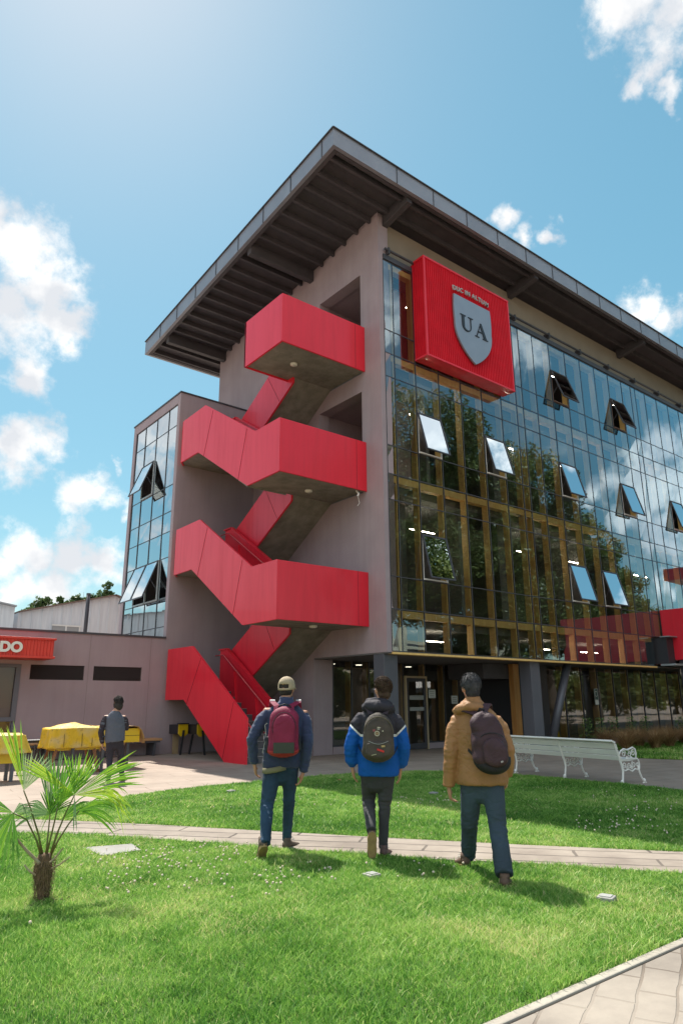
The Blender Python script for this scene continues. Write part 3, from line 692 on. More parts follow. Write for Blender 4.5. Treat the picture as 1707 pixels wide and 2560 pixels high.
# slabs
for z in (3.60, 7.60, 11.53):
    m_ = MB(); m_.box(XS+PT+.002, XA-.002, YL+PT+.002, 16.5 if z < 11 else 16.79, z, z+.2); m_.build('landing_slab', concrete, stx)
for z in (1.66, 5.65, 9.6):
    m_ = MB(); m_.prism([(XS+PT+.002, 19.7), (XA-.002, 19.7), (XA-.002, YC-.002), (XS+.29, YC-.002), (XS+PT+.002, 20.95)], 2, z, z+.2); m_.build('landing_slab', concrete, stx)
    # flight beside the wall, up to the front landing
    m_ = MB(); m_.prism([(19.7, z), (19.7, z+.2), (16.5, z+1.94+.2), (16.5, z+1.94)], 0, 11.27, XA-.002); m_.build('flight_slab', concrete, stx)
    # outer flight, down to the front
    m_ = MB(); m_.prism([(19.7, z), (19.7, z+.2), (16.5 if z > 2 else 16.9, z-2.05+.2 if z > 2 else .005), (16.5 if z > 2 else 17.1, z-2.05 if z > 2 else .0)], 0, XS+PT+.002, 11.018); m_.build('flight_slab', concrete, stx)
stp = MB(); nos = MB()
n_ = 11
for k in range(n_):
    y0 = 16.12+k*.325; z1 = (k+1)*1.86/n_
    stp.box(XS+PT+.004, 11.016, y0, y0+.33, max(0, z1-.42), z1)
    nos.box(XS+PT+.006, 11.012, y0-.012, y0+.03, z1-.002, z1+.010)
o = stp.build('steps', steps_m, stx); nos.build('nosing', pm('nosing', (.34, .32, .32), .5), o)
m_ = MB(); m_.tube([(9.76, 19.4, 3.02), (9.76, 16.1, .93), (9.76, 15.86, .78)], .022, 8); m_.build('handrail', pm('handrail_red', (.66, .09, .10), .25), stx, smooth=True)
for x, y, z in ((11.4, 15.6, 3.6), (11.35, 15.8, 7.6), (10.72, 15.75, 11.53)):
    m_ = MB(); m_.tube([(x, y, z-.002), (x, y, z-.05), (x, y, z-.07)], [.115, .11, .07], 18); m_.build('ceiling_lamp', lampm, stx, smooth=True)
m_ = MB(); m_.tube([(12.5, YL+.2, 7.6), (12.5, YL+.1, 7.48), (12.47, YL+.12, 7.4)], .03, 8); m_.tube([(12.5, YL+.15, 7.45), (12.53, YL+.1, 7.2), (12.45, YL+.1, 7.1)], .008, 6); m_.build('loose_cable', white_paint, stx)

# ------------------------------------------------------------------ red entrance box at the right
o = thing('red_entrance_volume', (30, 12, 3.1), 'red box volume jutting from the glass front at the right edge', 'canopy')
w = MB(); w.box(27.85, 38, 9.4, YB-.05, 3.1, 5.12); w.build('cladding', red, o, bevel=.01)
w = MB(); w.box(27.3, 27.84, 13.6, YB+.5, 2.95, 3.95); w.build('side_panel', pm('dark_panel', (.035, .033, .04), .5), o)
w = MB(); w.box(27.2, 28.4, 13.3, 13.9, 2.86, 2.93); w.box(27.2, 27.84, 13.4, 13.8, 3.97, 4.01); w.build('steel_edge', pm('steel_edge', (.4, .42, .45), .35, metal=.5), o)
w = MB(); w.tube([(28.1, 13.4, 0), (28.1, 13.4, 3.1)], .17, 18); w.build('post', greymetal, o, smooth=True)

w = MB(); w.box(36, 40, 10.48, YB-.3, 7.68, 8.3); w.build('upper_band', red, o, bevel=.01)
# ------------------------------------------------------------------ glazed annex tower
tw = thing('glazed_annex', (XS, YC, 0), 'narrow purple grey tower with bluish glass side left of the red stairs', 'building')
TX, TB, TT = XS, 25.53, 12.35
w = MB()
w.box(TX+.001, XA-.003, YC, YC+.2, 0, TT-.02)                           # face towards the lawn
w.box(TX, TX+.25, YC+.2005, YC+.215, 0, TT-.02)
w.build('wall', plaster2, tw)
w = MB()
w.box(TX, TX+.3, YC+.216, TB, 11.975, TT-.02); w.box(TX, TX+.3, 25.27, TB, 0, 11.974); w.box(TX, TX+.3, YC+.216, 25.269, 0, 3.60)
w.box(TX+.3, XA-.003, TB-.2, TB, 0, TT-.02)
w.build('side_wall', plaster2, tw)
w = MB(); w.box(TX-.03, XA-.002, YC-.03, YC+.12, TT-.02, TT+.035); w.box(TX-.03, TX+.12, YC+.121, TB+.03, TT-.02, TT+.035); w.build('coping', darkmetal, tw)
w = MB(); w.box(TX+.12, XA-.003, YC+.12, TB, TT-.1, TT-.02); w.build('roof', darkmetal, tw)
w = MB()
for z in (3.62, 7.6): w.box(TX+.3, XA-.01, YC+.21, TB-.21, z, z+.3)
w.box(TX+2.6, TX+2.7, YC+.21, TB-.21, 3.62, 11.9)
w.build('interior', pm('annex_interior', (.16, .11, .075), .8), tw)
YT = [21.51, 22.26, 23.30, 24.37, 25.26]
ZT = [3.63, 3.98, 4.9, 6.33, 7.24, 7.97, 8.95, 11.16, 11.965]
opn = {(22.26, 8.95): None, (23.30, 8.95): 10.3, (21.51, 4.9): None, (22.26, 4.9): 6.33, (23.30, 4.9): 6.33}
for i in range(4):
    y0, y1 = YT[i], YT[i+1]
    m_ = MB(); m_.box(TX+.02, TX+.1, y0-.014, y0+.014, ZT[0], ZT[-1])
    if i == 3: m_.box(TX+.02, TX+.1, y1-.014, y1+.01, ZT[0], ZT[-1])
    for z in ZT:
        if z == 4.9 and False: continue
        m_.box(TX+.03, TX+.09, y0+.0145, y1-.0145, z-.014, z+.014)
    o = m_.build('curtain_wall_bay', darkmetal, tw)
    g_ = MB()
    for k in range(len(ZT)-1):
        za, zc = ZT[k]+.015, ZT[k+1]-.015
        h = opn.get((y0, ZT[k])) if (y0, ZT[k]) in opn else None
        if h:
            if zc-h < .05: continue
            za = h
        j = [rnd.uniform(-.003, .003) for _ in range(4)]
        g_.quad((TX+.04+j[0], y1-.015, za), (TX+.04+j[1], y0+.015, za), (TX+.04+j[2], y0+.015, zc), (TX+.04+j[3], y1-.015, zc))
    g_.build('glass', tower_glass, o)
for (y0, z), h in opn.items():
    if not h: continue
    y1 = YT[YT.index(y0)+1]; L = h-z; ang = .36; ay = Vector((0, 1, 0)); dn = Vector((-math.sin(ang), 0, -math.cos(ang))); no = dn.cross(ay)
    hp = Vector((TX-.01, (y0+y1)/2, h)); hw = (y1-y0)/2-.02
    fr = MB()
    for sx in (-1, 1): fr.obox(hp+ay*sx*hw+dn*L/2, ay, dn, no, .018, L/2, .018)
    for q in (.02, L-.02): fr.obox(hp+dn*q, ay, dn, no, hw-.018, .018, .017)
    o = fr.build('opening_window', darkmetal, tw)
    gq = MB(); gq.quad(hp-ay*(hw-.02)+dn*.03, hp+ay*(hw-.02)+dn*.03, hp+ay*(hw-.02)+dn*(L-.03), hp-ay*(hw-.02)+dn*(L-.03)); gq.build('glass', tower_sash, o)
    fs = MB()
    for sx in (-1, 1): fs.box(TX-.012, TX+.035, hp.y+sx*hw-.022, hp.y+sx*hw+.022, z+.015, h)
    fs.box(TX-.02, TX+.035, hp.y-hw+.023, hp.y+hw-.023, z+.015, z+.06); fs.build('frame', pm('alu', (.5, .5, .5), .4, metal=.4), o)
    st = MB()
    for sx in (-1, 1): st.bar(hp+ay*sx*(hw-.03)+dn*(L*.5), (TX, hp.y+sx*(hw-.03), z+.4), .014, .012)
    st.build('stay_arm', greymetal, o)

# ------------------------------------------------------------------ low building with canopy sign
lb = thing('low_annex_building', (4, YC, 0), 'low purple grey flat roofed building with two louvred vents along the plaza', 'building')
w = MB(); XL0 = -7.0
def wl(x0, x1, z0, z1): w.box(x0, x1, YC, YC+.25, z0, z1)
wl(5.30, XS-.001, 0, 2.20); wl(5.30, 5.55, 2.20, 2.62); wl(7.08, 7.36, 2.20, 2.62); wl(8.875, XS-.001, 2.20, 2.62); wl(3.2, XS-.001, 2.62, 3.56); wl(XL0, 3.2, 0, 3.56)
w.build('wall', plaster2, lb)
w = MB(); w.box(XL0, XS-.002, YC-.035, YC+.3, 3.56, 3.62); w.build('coping', darkmetal, lb)
w = MB(); w.box(XL0, XS-.002, YC+.3, 30, 3.40, 3.50); w.build('roof', pm('roof_sheet', (.3, .3, .3), .6), lb)
jm = pm('render_joint', (.25, .195, .20), .8)
for x in (7.2, 9.13):
    w = MB(); w.box(x-.006, x+.006, YC-.002, YC+.01, 0.01, 3.55) if x > 8.95 else (w.box(x-.006, x+.006, YC-.002, YC+.01, .01, 3.55)); w.build('render_joint', jm, lb)
for x0, x1 in ((5.552, 7.078), (7.362, 8.873)):
    w = MB()
    for k in range(9):
        z = 2.215+k*.046; w.add([(x0, YC+.02, z), (x1, YC+.02, z), (x1, YC+.10, z+.05), (x0, YC+.10, z+.05)], [(0, 1, 2, 3)])
    w.box(x0, x1, YC+.14, YC+.16, 2.2, 2.62)
    w.build('louvre', pm('louvre_brown', (.10, .075, .07), .6), lb)
# dark framed window and glazed door leaf under the sign
w = MB(); w.box(5.17, 5.299, YC-.02, YC+.12, 1.06, 2.62); w.box(3.2, 5.169, YC-.02, YC+.12, 1.06, 1.17); w.box(3.2, 5.169, YC-.02, YC+.12, 2.53, 2.62); w.box(5.22, 5.299, YC+.02, YC+.12, 0, 1.059); o = w.build('window', pm('window_frame', (.14, .13, .15), .5), lb)
w = MB(); w.quad((3.2, YC+.06, 1.17), (5.17, YC+.06, 1.17), (5.17, YC+.06, 2.53), (3.2, YC+.06, 2.53)); w.quad((3.2, YC+.07, .1), (5.2, YC+.07, .1), (5.2, YC+.07, 1.05), (3.2, YC+.07, 1.05)); w.build('glass', dim_glass, o)
w = MB(); w.box(3.2, 5.2, YC+.10, YC+.13, 0, 2.6); w.build('reflection_panel', pm('brown_reflection', (.24, .13, .10), .8), o)  # opaque panel with the window's brownish red reflection painted as its colour
cs = thing('canopy_sign', (4.5, 20.8, 2.74), 'red ribbed canopy with white letters DO over the window at the left edge', 'sign')
w = MB(); x = 1.0
pr = []
while x < 5.84:
    for dx, dy in ((0, 0), (.02, .02), (.045, .02), (.065, 0)): pr.append((x+dx, 20.31+dy))
    x += .088
n_ = len(pr); w.add([(a, c_, 2.80) for a, c_ in pr]+[(a, c_, 3.24) for a, c_ in pr], [(i, i+1, n_+i+1, n_+i) for i in range(n_-1)])
w.box(5.80, 5.86, 20.34, YC-.002, 2.80, 3.24)
w.build('ribbed_face', pm('canopy_red', (.62, .035, .02), .4, (.66, .05, .03), 2), cs)
w = MB(); w.box(1.0, 5.90, 20.27, YC-.003, 3.24, 3.30); w.box(1.0, 5.90, 20.27, YC-.003, 2.735, 2.80); w.build('flange', pm('canopy_red', (.62, .035, .02), .4), cs, bevel=.008)
wl_ = pm('letter_white', (.78, .76, .70), .5)
text_obj('D', 'letter', wl_, cs, .37, (4.58, 20.285, 3.005), (R(90), 0, 0), .02, .018)
text_obj('O', 'letter', wl_, cs, .37, (4.87, 20.285, 3.005), (R(90), 0, 0), .02, .018)
pp = thing('chimney_pipe', (7.56, 23, 3.5), 'slim dark stove pipe standing on the low roof in front of the white shed', 'chimney')
w = MB(); w.tube([(7.56, 23, 3.5), (7.56, 23, 5.06)], .062, 14); w.build('pipe', pm('pipe_dark', (.05, .045, .055), .5), pp, smooth=True)
w = MB(); w.tube([(7.56, 23, 5.0), (7.56, 23, 5.07)], .07, 14); w.build('collar', darkmetal, pp)

# ------------------------------------------------------------------ white clad sheds behind
clad = pm('shed_cladding', (.74, .74, .76), .55, (.62, .62, .65), 1.5, .2, 20, stretch=(6, 1, .5), detail=6)
def shed(name, label, outline, y, depth, x_seams, roofc):
    t = thing(name, (outline[0][0], y, 0), label, 'shed')
    w = MB(); w.prism([(x, z) for x, z in outline], 1, y, y+depth); w.build('wall', clad, t)
    w = MB()
    ztop = lambda x: next((z0+(z1-z0)*(x-x0)/(x1-x0) for (x0, z0), (x1, z1) in zip(outline[1:-1], outline[2:]) if min(x0, x1) <= x <= max(x0, x1) and x0 != x1), outline[1][1])
    x = outline[0][0]+.15
    while x < outline[-1][0]-.05:
        w.box(x-.02, x+.02, y-.035, y-.001, 2, ztop(x)-.03); x += x_seams
    w.build('standing_seam', clad, t)
    w = MB()
    for (x0, z0), (x1, z1) in zip(outline[1:-1], outline[2:]):
        if abs(x0-x1) > .01: w.bar((x0-.02, y+depth/2-.05, z0+.03), (x1+.02, y+depth/2-.05, z1+.03), depth+.3, .06)
    w.build('roof', roofc, t); return t
rustroof = pm('roof_edge', (.20, .13, .10), .7)
t = shed('metal_shed', 'long white ribbed metal shed with rising roofline behind the low building', [(7.6, 0), (7.6, 5.36), (11.75, 6.46), (12.3, 6.3), (12.3, 0)], 32, 6, .42, rustroof)
w = MB(); w.box(9.05, 10.25, 31.93, 31.96, 4.0, 4.93); o = w.build('window', pm('shed_window', (.34, .34, .34), .4), t)
w = MB(); w.box(9.0, 10.3, 31.90, 31.929, 4.88, 4.95); w.box(9.6, 9.66, 31.90, 31.929, 4.0, 4.879); w.box(10.2, 10.25, 31.9, 31.929, 4.0, 4.879); w.build('frame', white_paint, o)
shed('metal_shed', 'pale grey corrugated shed at the far left behind the canopy sign', [(-2, 0), (-2, 6.3), (5.2, 5.78), (7.2, 5.45), (7.2, 0)], 31, 7, .5, pm('roof_edge_grey', (.35, .35, .36), .6))

# ------------------------------------------------------------------ wall bench and plaza furniture
def wall_bench(x0, x1, label, rnd_end):
    t = thing('wall_bench', ((x0+x1)/2, 20.9, 0), label, 'bench')
    w = MB(); w.box(x0, x1, 20.62, 21.22, .43, .50); w.build('seat', timber_dk, t, bevel=.02)
    w = MB(); w.box(x0, x1-.06, 20.66, 21.2, .38, .428); w.build('seat_frame', greymetal, t)
    for x in np.linspace(x0+.3, x1-.2, max(2, int((x1-x0)/1.7)+1)):
        w = MB(); w.prism([(20.75, .0), (21.28, .0), (21.28, .378), (20.68, .378)], 0, x-.03, x+.03); w.build('leg', greymetal, t)
    return t
wall_bench(2.6, 9.42, 'long timber topped bench fixed along the low purple grey wall', True)
yel = pm('tarp_yellow', (.62, .37, .012), .55, (.50, .30, .02), 3.0, .35, 14, detail=6)
def fold_bump(t, b_, tc, sc=5, dist=.05):
    n = t.nodes; nf = n.new('ShaderNodeTexNoise'); nf.inputs['Scale'].default_value = sc; nf.inputs['Detail'].default_value = 3; nf.inputs['Distortion'].default_value = .8; t.links.new(tc.outputs['Object'], nf.inputs['Vector'])
    rdg = mth(t, 'POWER', mth(t, 'ABSOLUTE', mth(t, 'SUBTRACT', nf.outputs['Fac'], .5)), .6)
    bf = n.new('ShaderNodeBump'); bf.inputs['Strength'].default_value = .9; bf.inputs['Distance'].default_value = dist; t.links.new(rdg, bf.inputs['Height']); t.links.new(bf.outputs[0], b_.inputs['Normal'])
def tarp_mat(name, y, tan, zmid):
    m = bpy.data.materials.new(name); m.use_nodes = True; t = m.node_tree; n = t.nodes; b_ = n['Principled BSDF']
    tc = n.new('ShaderNodeTexCoord'); nz = n.new('ShaderNodeTexNoise'); nz.inputs['Scale'].default_value = 3.5; nz.inputs['Detail'].default_value = 7; t.links.new(tc.outputs['Object'], nz.inputs['Vector'])
    mr = n.new('ShaderNodeMapRange'); mr.inputs[1].default_value = .45; mr.inputs[2].default_value = .66; t.links.new(nz.outputs['Fac'], mr.inputs[0])
    c0 = mixc(t, mr.outputs[0], y, tan)
    n2 = n.new('ShaderNodeTexNoise'); n2.inputs['Scale'].default_value = 9; n2.inputs['Detail'].default_value = 8; t.links.new(tc.outputs['Object'], n2.inputs['Vector'])
    m2 = n.new('ShaderNodeMapRange'); m2.inputs[1].default_value = .60; m2.inputs[2].default_value = .72; t.links.new(n2.outputs['Fac'], m2.inputs[0])
    t.links.new(mixc(t, mth(t, 'MULTIPLY', m2.outputs[0], .6), c0, (.14, .09, .02)), b_.inputs['Base Color']); b_.inputs['Roughness'].default_value = .62; fold_bump(t, b_, tc, 3.6, .022)
    return m
tarp = tarp_mat('tarp', (.66, .40, .012), (.58, .40, .14), .8)
tarpL = tarp_mat('tarp_faded', (.66, .45, .05), (.62, .46, .22), .8)
ypan = pm('yellow_panel', (.72, .47, .01), .4, (.66, .42, .012), 2)
blk = pm('black_plastic', (.022, .02, .024), .5)
trest = pm('trestle_wood', (.30, .13, .05), .6, (.22, .09, .035), 5)
def tarp_cover(t, cx, cy, lx, ly, z0, z1, seed, mat, name='tarp_cover', flare=.1, dome=.1, tail=0.0):
    """a sheet draped over a long crate: rounded box shell with gathers and a ragged hem"""
    nu, nv = 72, 22; w = MB(); vs = []
    for j in range(nv+1):
        s = j/nv
        for i in range(nu):
            a = 2*math.pi*i/nu; ca, sa = math.cos(a), math.sin(a); p = .30
            qx = math.copysign(abs(ca)**p, ca); qy = math.copysign(abs(sa)**p, sa)
            if s < .45: k = (s/.45)**.8; z = z1+dome*(1-k*k)*(.6+.7*noise.noise(Vector((a*.5+seed, s, 0)))); x = qx*k; y = qy*k
            else:
                u = (s-.45)/.55; k = 1+flare*u; z = z1-(z1-z0)*u**1.05; x = qx*k; y = qy*k
                if u < .12: k2 = .97+.03*u/.12
            X = cx+x*lx/2; Y = cy+y*ly/2
            nn = noise.noise(Vector((X*3+seed, Y*3, z*2.2)))+.5*noise.noise(Vector((X*8, Y*8+seed, z*3)))
            f_ = .035 if s > .4 else .02
            X += (qx*f_*nn*(1.3 if abs(qx) > .9 else .3)); Y += qy*f_*nn*(1.5 if abs(qy) > .9 else .3); z += .02*nn
            if s > .95: z += .035*noise.noise(Vector((X*2.1+seed, Y*2, 3)))
            if tail and qx > .85: X += tail*max(0, (s-.45))*1.4; z += .02*math.sin(Y*9)
            vs.append((X, Y, z))
    fs = [(j*nu+i, (j+1)*nu+i, (j+1)*nu+(i+1) % nu, j*nu+(i+1) % nu) for j in range(nv) for i in range(nu)]
    w.add(vs, fs); o = w.build(name, mat, t, smooth=True)
    so_ = o.modifiers.new('th', 'SOLIDIFY'); so_.thickness = .006; return o
def rope(t, pts, r=.006): w = MB(); w.tube(pts, r, 6); w.build('tie_rope', pm('rope_dark', (.12, .08, .02), .8), t)
t = thing('covered_games_table', (5.6, 17.0, 0), 'long games table wrapped in a dirty yellow tarpaulin tied with cord', 'table', group='yellow games tables on the plaza')
tarp_cover(t, 5.56, 17.0, 1.30, .74, .55, .98, 1.3, tarp, dome=.13)
for x in (5.22, 5.62, 5.85): rope(t, [(x, 16.59, .58), (x, 16.60, .75), (x+.01, 16.66, .97), (x+.03, 16.9, 1.06)])
w = MB(); w.box(5.05, 6.08, 16.7, 17.3, .5, .75); w.build('table_case', ypan, t)
for x, y, dx in ((5.1, 16.72, -.12), (5.1, 17.28, -.12), (5.95, 16.72, .13), (5.95, 17.28, .13)):
    w = MB(); w.bar((x, y, .52), (x+dx, y, 0), .06, .045, (0, 1, 0)); w.build('leg', trest, t)
for x in (5.45, 6.13):
    w = MB(); w.box(x-.03, x+.03, 16.62, 16.68, 0, .55); w.build('leg', darkmetal, t)
t = thing('open_games_table', (6.85, 17.5, 0), 'bright yellow football table peeling out of its brown tarpaulin behind the man', 'table', group='yellow games tables on the plaza')
w = MB(); w.box(6.1, 7.22, 17.15, 17.8, .60, .93); w.build('table_case', ypan, t, bevel=.01)
w = MB(); w.prism([(6.2, .595), (6.9, .595), (6.75, .42), (6.25, .42)], 1, 17.2, 17.75); w.build('ball_tray', timber_dk, t)
w = MB(); w.box(6.1, 7.21, 17.146, 17.149, .755, .765); w.build('case_joint', pm('joint_dark', (.03, .025, .02), .95), t)
w = MB(); vs = []
nu, nv = 16, 14
for j in range(nv+1):
    for i in range(nu+1):
        u, v = i/nu, j/nv; X = 6.35+u*.9; z = .99+.02*noise.noise(Vector((u*4, v*3, 0)))
        if u > .75: q = (u-.75)/.25; X = 6.35+.675+.30*math.sin(q*1.5); z -= .40*(1-math.cos(q*1.6))+.03*noise.noise(Vector((u*9, v*5, 4)))
        vs.append((X, 17.05+v*.85, z))
w.add(vs, [(j*(nu+1)+i, j*(nu+1)+i+1, (j+1)*(nu+1)+i+1, (j+1)*(nu+1)+i) for j in range(nv) for i in range(nu)])
o = w.build('tarp_cover', pm('tarp_brown', (.42, .27, .11), .7, (.34, .2, .08), 3, .4, 14), t, smooth=True); o.modifiers.new('th', 'SOLIDIFY').thickness = .006
for x, y in ((6.25, 17.25), (6.95, 17.22), (6.25, 17.7), (6.95, 17.7)):
    w = MB(); w.box(x-.035, x+.035, y-.035, y+.035, 0, .6); w.build('leg', darkmetal, t)
t = thing('covered_games_table', (3.6, 15.9, 0), 'faded yellow tarpaulin covered table cut by the left edge behind the palm', 'table', group='yellow games tables on the plaza')
tarp_cover(t, 3.45, 16.0, 1.45, .75, .55, .90, 7.7, tarpL, dome=.06, tail=.14)
w = MB(); w.box(2.8, 4.02, 15.72, 16.3, .36, .78); w.build('table_case', ypan, t)
for x, y in ((3.99, 15.83), (3.99, 16.25), (2.9, 15.83), (2.9, 16.25)):
    w = MB(); w.box(x-.032, x+.032, y-.032, y+.032, 0, .38); w.build('leg', greymetal, t)
t = thing('low_stool', (4.75, 17.6, 0), 'black padded stool with a bent metal leg beside the tarpaulin table', 'stool')
w = MB(); w.box(4.45, 5.02, 17.3, 17.62, .66, .73); w.build('seat', blk, t, bevel=.03)
w = MB(); w.tube([(4.95, 17.36, .66), (4.95, 17.36, .2), (4.85, 17.36, .16), (4.82, 17.36, .3), (4.82, 17.36, .62)], .02, 8); w.tube([(4.95, 17.56, .66), (4.95, 17.56, .0)], .02, 8); w.tube([(4.52, 17.45, .66), (4.52, 17.45, .0)], .02, 8); w.build('leg', darkmetal, t)
for i, (x, y, lab) in enumerate(((10.0, 20.45, 'left one of the yellow ended tables stored under the stairs'), (10.36, 19.9, 'right one of the yellow ended tables stored under the stairs'))):
    t = thing('folded_games_table', (x, y, 0), lab, 'table', group='yellow ended tables under the stairs')
    w = MB(); w.prism([(x-.15, .9), (x+.16, .9), (x+.16, .62), (x+.06, .54), (x-.08, .54), (x-.15, .62)], 1, y, y+.05); w.build('end_panel', ypan, t)
    w = MB(); w.box(x-.14, x+.15, y+.051, y+1.0 if i else y+.7, .6, .88); w.build('table_case', blk, t)
    for lx, dx in ((-.0, -.09 if i == 0 else .09),):
        w = MB(); w.bar((x+lx, y-.03, .72), (x+lx+dx, y-.06, 0), .05, .05, (0, 1, 0)); w.build('leg', blk, t)
        w = MB(); w.bar((x+lx, y+.6, .6), (x+lx-dx, y+.62, 0), .05, .05, (0, 1, 0)); w.build('leg', blk, t)
    w = MB(); w.box(x-.17, x+.17, y-.04, y+.1, .9, .93); w.build('top_rail', blk, t)
t = thing('stored_board', (10.15, 20.9, 0), 'pale wooden board leaning behind the tables under the stairs', 'board')
w = MB(); w.box(9.93, 10.12, 20.98, 21.02, 0, .62); w.build('board', pm('plywood', (.40, .28, .16), .7, (.32, .22, .12), 4), t)

# ------------------------------------------------------------------ white cast iron bench
bx = Vector((12.62, 7.46, 0)); by = Vector((12.96, 10.17, 0)); dirb = (by-bx).normalized(); ux = Vector((dirb.y, -dirb.x, 0))
bn = thing('park_bench', tuple((bx+by)/2), 'long white slatted bench with ornate cast iron ends facing the glass building', 'bench')
def BP(s, u, z): return bx+dirb*s+ux*u+Vector((0, 0, z))
Lb = (by-bx).length
def spiral(s, u0, z0, r0, r1, a0, turns, n=22):
    return [BP(s, u0+(r0+(r1-r0)*k/n)*math.cos(a0+turns*2*math.pi*k/n), z0+(r0+(r1-r0)*k/n)*math.sin(a0+turns*2*math.pi*k/n)) for k in range(n+1)]
for s in (0.0, Lb/2, Lb):
    w = MB(); r = .017
    w.tube([BP(s, -.02, .012), BP(s, .0, .03), BP(s, .02, .12), BP(s, .045, .24), BP(s, .03, .34), BP(s, -.02, .45), BP(s, -.06, .56), BP(s, -.11, .68), BP(s, -.15, .76), BP(s, -.20, .79)], [.02, .022, .019, .02, .024, .024, .022, .02, .018, .02], 10)
    w.tube([BP(s, .66, .012), BP(s, .635, .03), BP(s, .57, .10), BP(s, .52, .2), BP(s, .49, .32)], [.018, .021, .018, .019, .02], 10)
    for u in (0, .645): w.tube([BP(s, u-.045, .008), BP(s, u+.045, .008)], .014, 8, round_cap=True); w.ell(BP(s, u-.01, .05), (.032, .032, .04), 10, 7)
    o = w.build('cast_iron_frame', white_paint, bn, smooth=True)
    w = MB()
    # outline of arm and apron
    arm = [BP(s, -.04, .52), BP(s, .03, .60), BP(s, .12, .635), BP(s, .22, .615), BP(s, .30, .63), BP(s, .39, .655), BP(s, .46, .62), BP(s, .475, .54), BP(s, .46, .46)]
    apr = [BP(s, .46, .46), BP(s, .52, .42), BP(s, .545, .35), BP(s, .53, .27), BP(s, .48, .245), BP(s, .40, .27), BP(s, .30, .225), BP(s, .20, .27), BP(s, .11, .245), BP(s, .05, .27)]
    w.tube(arm, .016, 8); w.tube(apr, .015, 8); w.tube([BP(s, 0, .43), BP(s, .25, .425), BP(s, .46, .44)], .016, 8)
    if True:
        for (u, z, q, a0, tn) in ((.12, .55, .062, 0, 1.4), (.27, .54, .055, 2, -1.3), (.39, .56, .062, 1, 1.4), (.10, .35, .058, 3, 1.4), (.24, .34, .055, 0, -1.3), (.37, .35, .06, 2, 1.4), (.47, .35, .04, 1, -1.2), (.18, .29, .03, 1, 1.1), (.31, .285, .03, 0, 1.1), (.2, .47, .03, 0, 1.2), (.33, .47, .03, 2, 1.2)):
            w.tube(spiral(s, u, z, q, q*.3, a0, tn), .0085, 6)
    w.build('scrollwork', white_paint, o, smooth=True)
def slat(u0, z0, u1, z1, th, s0=-.03, s1=None, name='slat'):
    s1 = Lb+.03 if s1 is None else s1
    a = Vector((u0, z0)); c_ = Vector((u1, z1)); d = (c_-a); nrm = Vector((-d.y, d.x)).normalized()*th/2
    P = [a+nrm, c_+nrm, c_-nrm, a-nrm]; w = MB()
    vs = [BP(s0, p.x, p.y) for p in P]+[BP(s1, p.x, p.y) for p in P]
    w.add(vs, [(3, 2, 1, 0), (4, 5, 6, 7), (0, 1, 5, 4), (1, 2, 6, 5), (2, 3, 7, 6), (3, 0, 4, 7)]); w.build(name, slat_m if name == 'backrest_slat' else white_paint, bn, bevel=.005)
slat(-.235, .795, -.125, .755, .035, name='top_rail')
slat(-.118, .735, -.085, .635, .022, name='backrest_slat'); slat(-.078, .622, -.045, .53, .022, name='backrest_slat'); slat(-.04, .518, -.005, .435, .022, name='backrest_slat')
for k in range(5): slat(.03+.092*k, .452, .11+.092*k, .452, .02, name='seat_slat')

# ------------------------------------------------------------------ small things in the lawn
lamp_pos = [(4.35, 5.06, .0, 'white square ground light in front of the middle walker'), (5.26, 3.35, .3, 'white square ground light at the right nearest the paved corner'), (6.43, 11.18, .2, 'small pale ground light left of the walkers on the far lawn'), (8.86, 8.69, .1, 'small pale ground light in the shaded far lawn')]
for x, y, rz, lab in lamp_pos:
    t = thing('ground_light', (x, y, 0), lab, 'ground light', group='square lights set in the lawn')
    w = MB(); c_, s_ = math.cos(rz), math.sin(rz); ex, ey = Vector((c_, s_, 0)), Vector((-s_, c_, 0))
    w.obox((x, y, .028), ex, ey, Vector((0, 0, 1)), .062, .062, .028); w.build('housing', pm('lamp_housing', (.30, .28, .26), .6), t, bevel=.008)
    w = MB(); w.obox((x, y, .058), ex, ey, Vector((0, 0, 1)), .042, .042, .004); w.build('lens', pm('lamp_lens', (.42, .42, .40), .25), t)
t = MB(); t.prism([(2.82, 7.98), (2.84, 7.47), (3.23, 7.48), (3.29, 7.84)], 2, .0, .032); tag(t.build('cover_slab', pm('cover_concrete', (.29, .275, .255), .85, (.24, .225, .205), 4, .3, 50), bevel=.01), 'flat grey concrete cover slab lying in the grass near the palm', 'slab')
t = MB(); t.add([(8.80, 11.1, .06), (8.9, 11.25, .07), (8.86, 11.32, .06), (8.78, 11.2, .085)], [(0, 1, 2), (0, 2, 3)]); tag(t.build('dry_leaf', pm('dry_leaf', (.5, .22, .08), .7)), 'single dry orange leaf on the far lawn', 'leaf')
t = thing('wet_floor_sign', (22.75, 15.9, 0), 'yellow folding floor sign standing behind the ground floor glass', 'sign')
w = MB()
for sgn in (-1, 1): w.add([(22.6, 15.95+sgn*.16, 0), (22.95, 15.95+sgn*.16, 0), (22.88, 15.95, .62), (22.67, 15.95, .62), (22.6, 15.95+sgn*.18, 0), (22.95, 15.95+sgn*.18, 0), (22.88, 15.95+sgn*.02, .63), (22.67, 15.95+sgn*.02, .63)], [(0, 1, 2, 3), (7, 6, 5, 4), (0, 4, 5, 1), (1, 5, 6, 2), (2, 6, 7, 3), (3, 7, 4, 0)])
w.build('board', ypan, t)

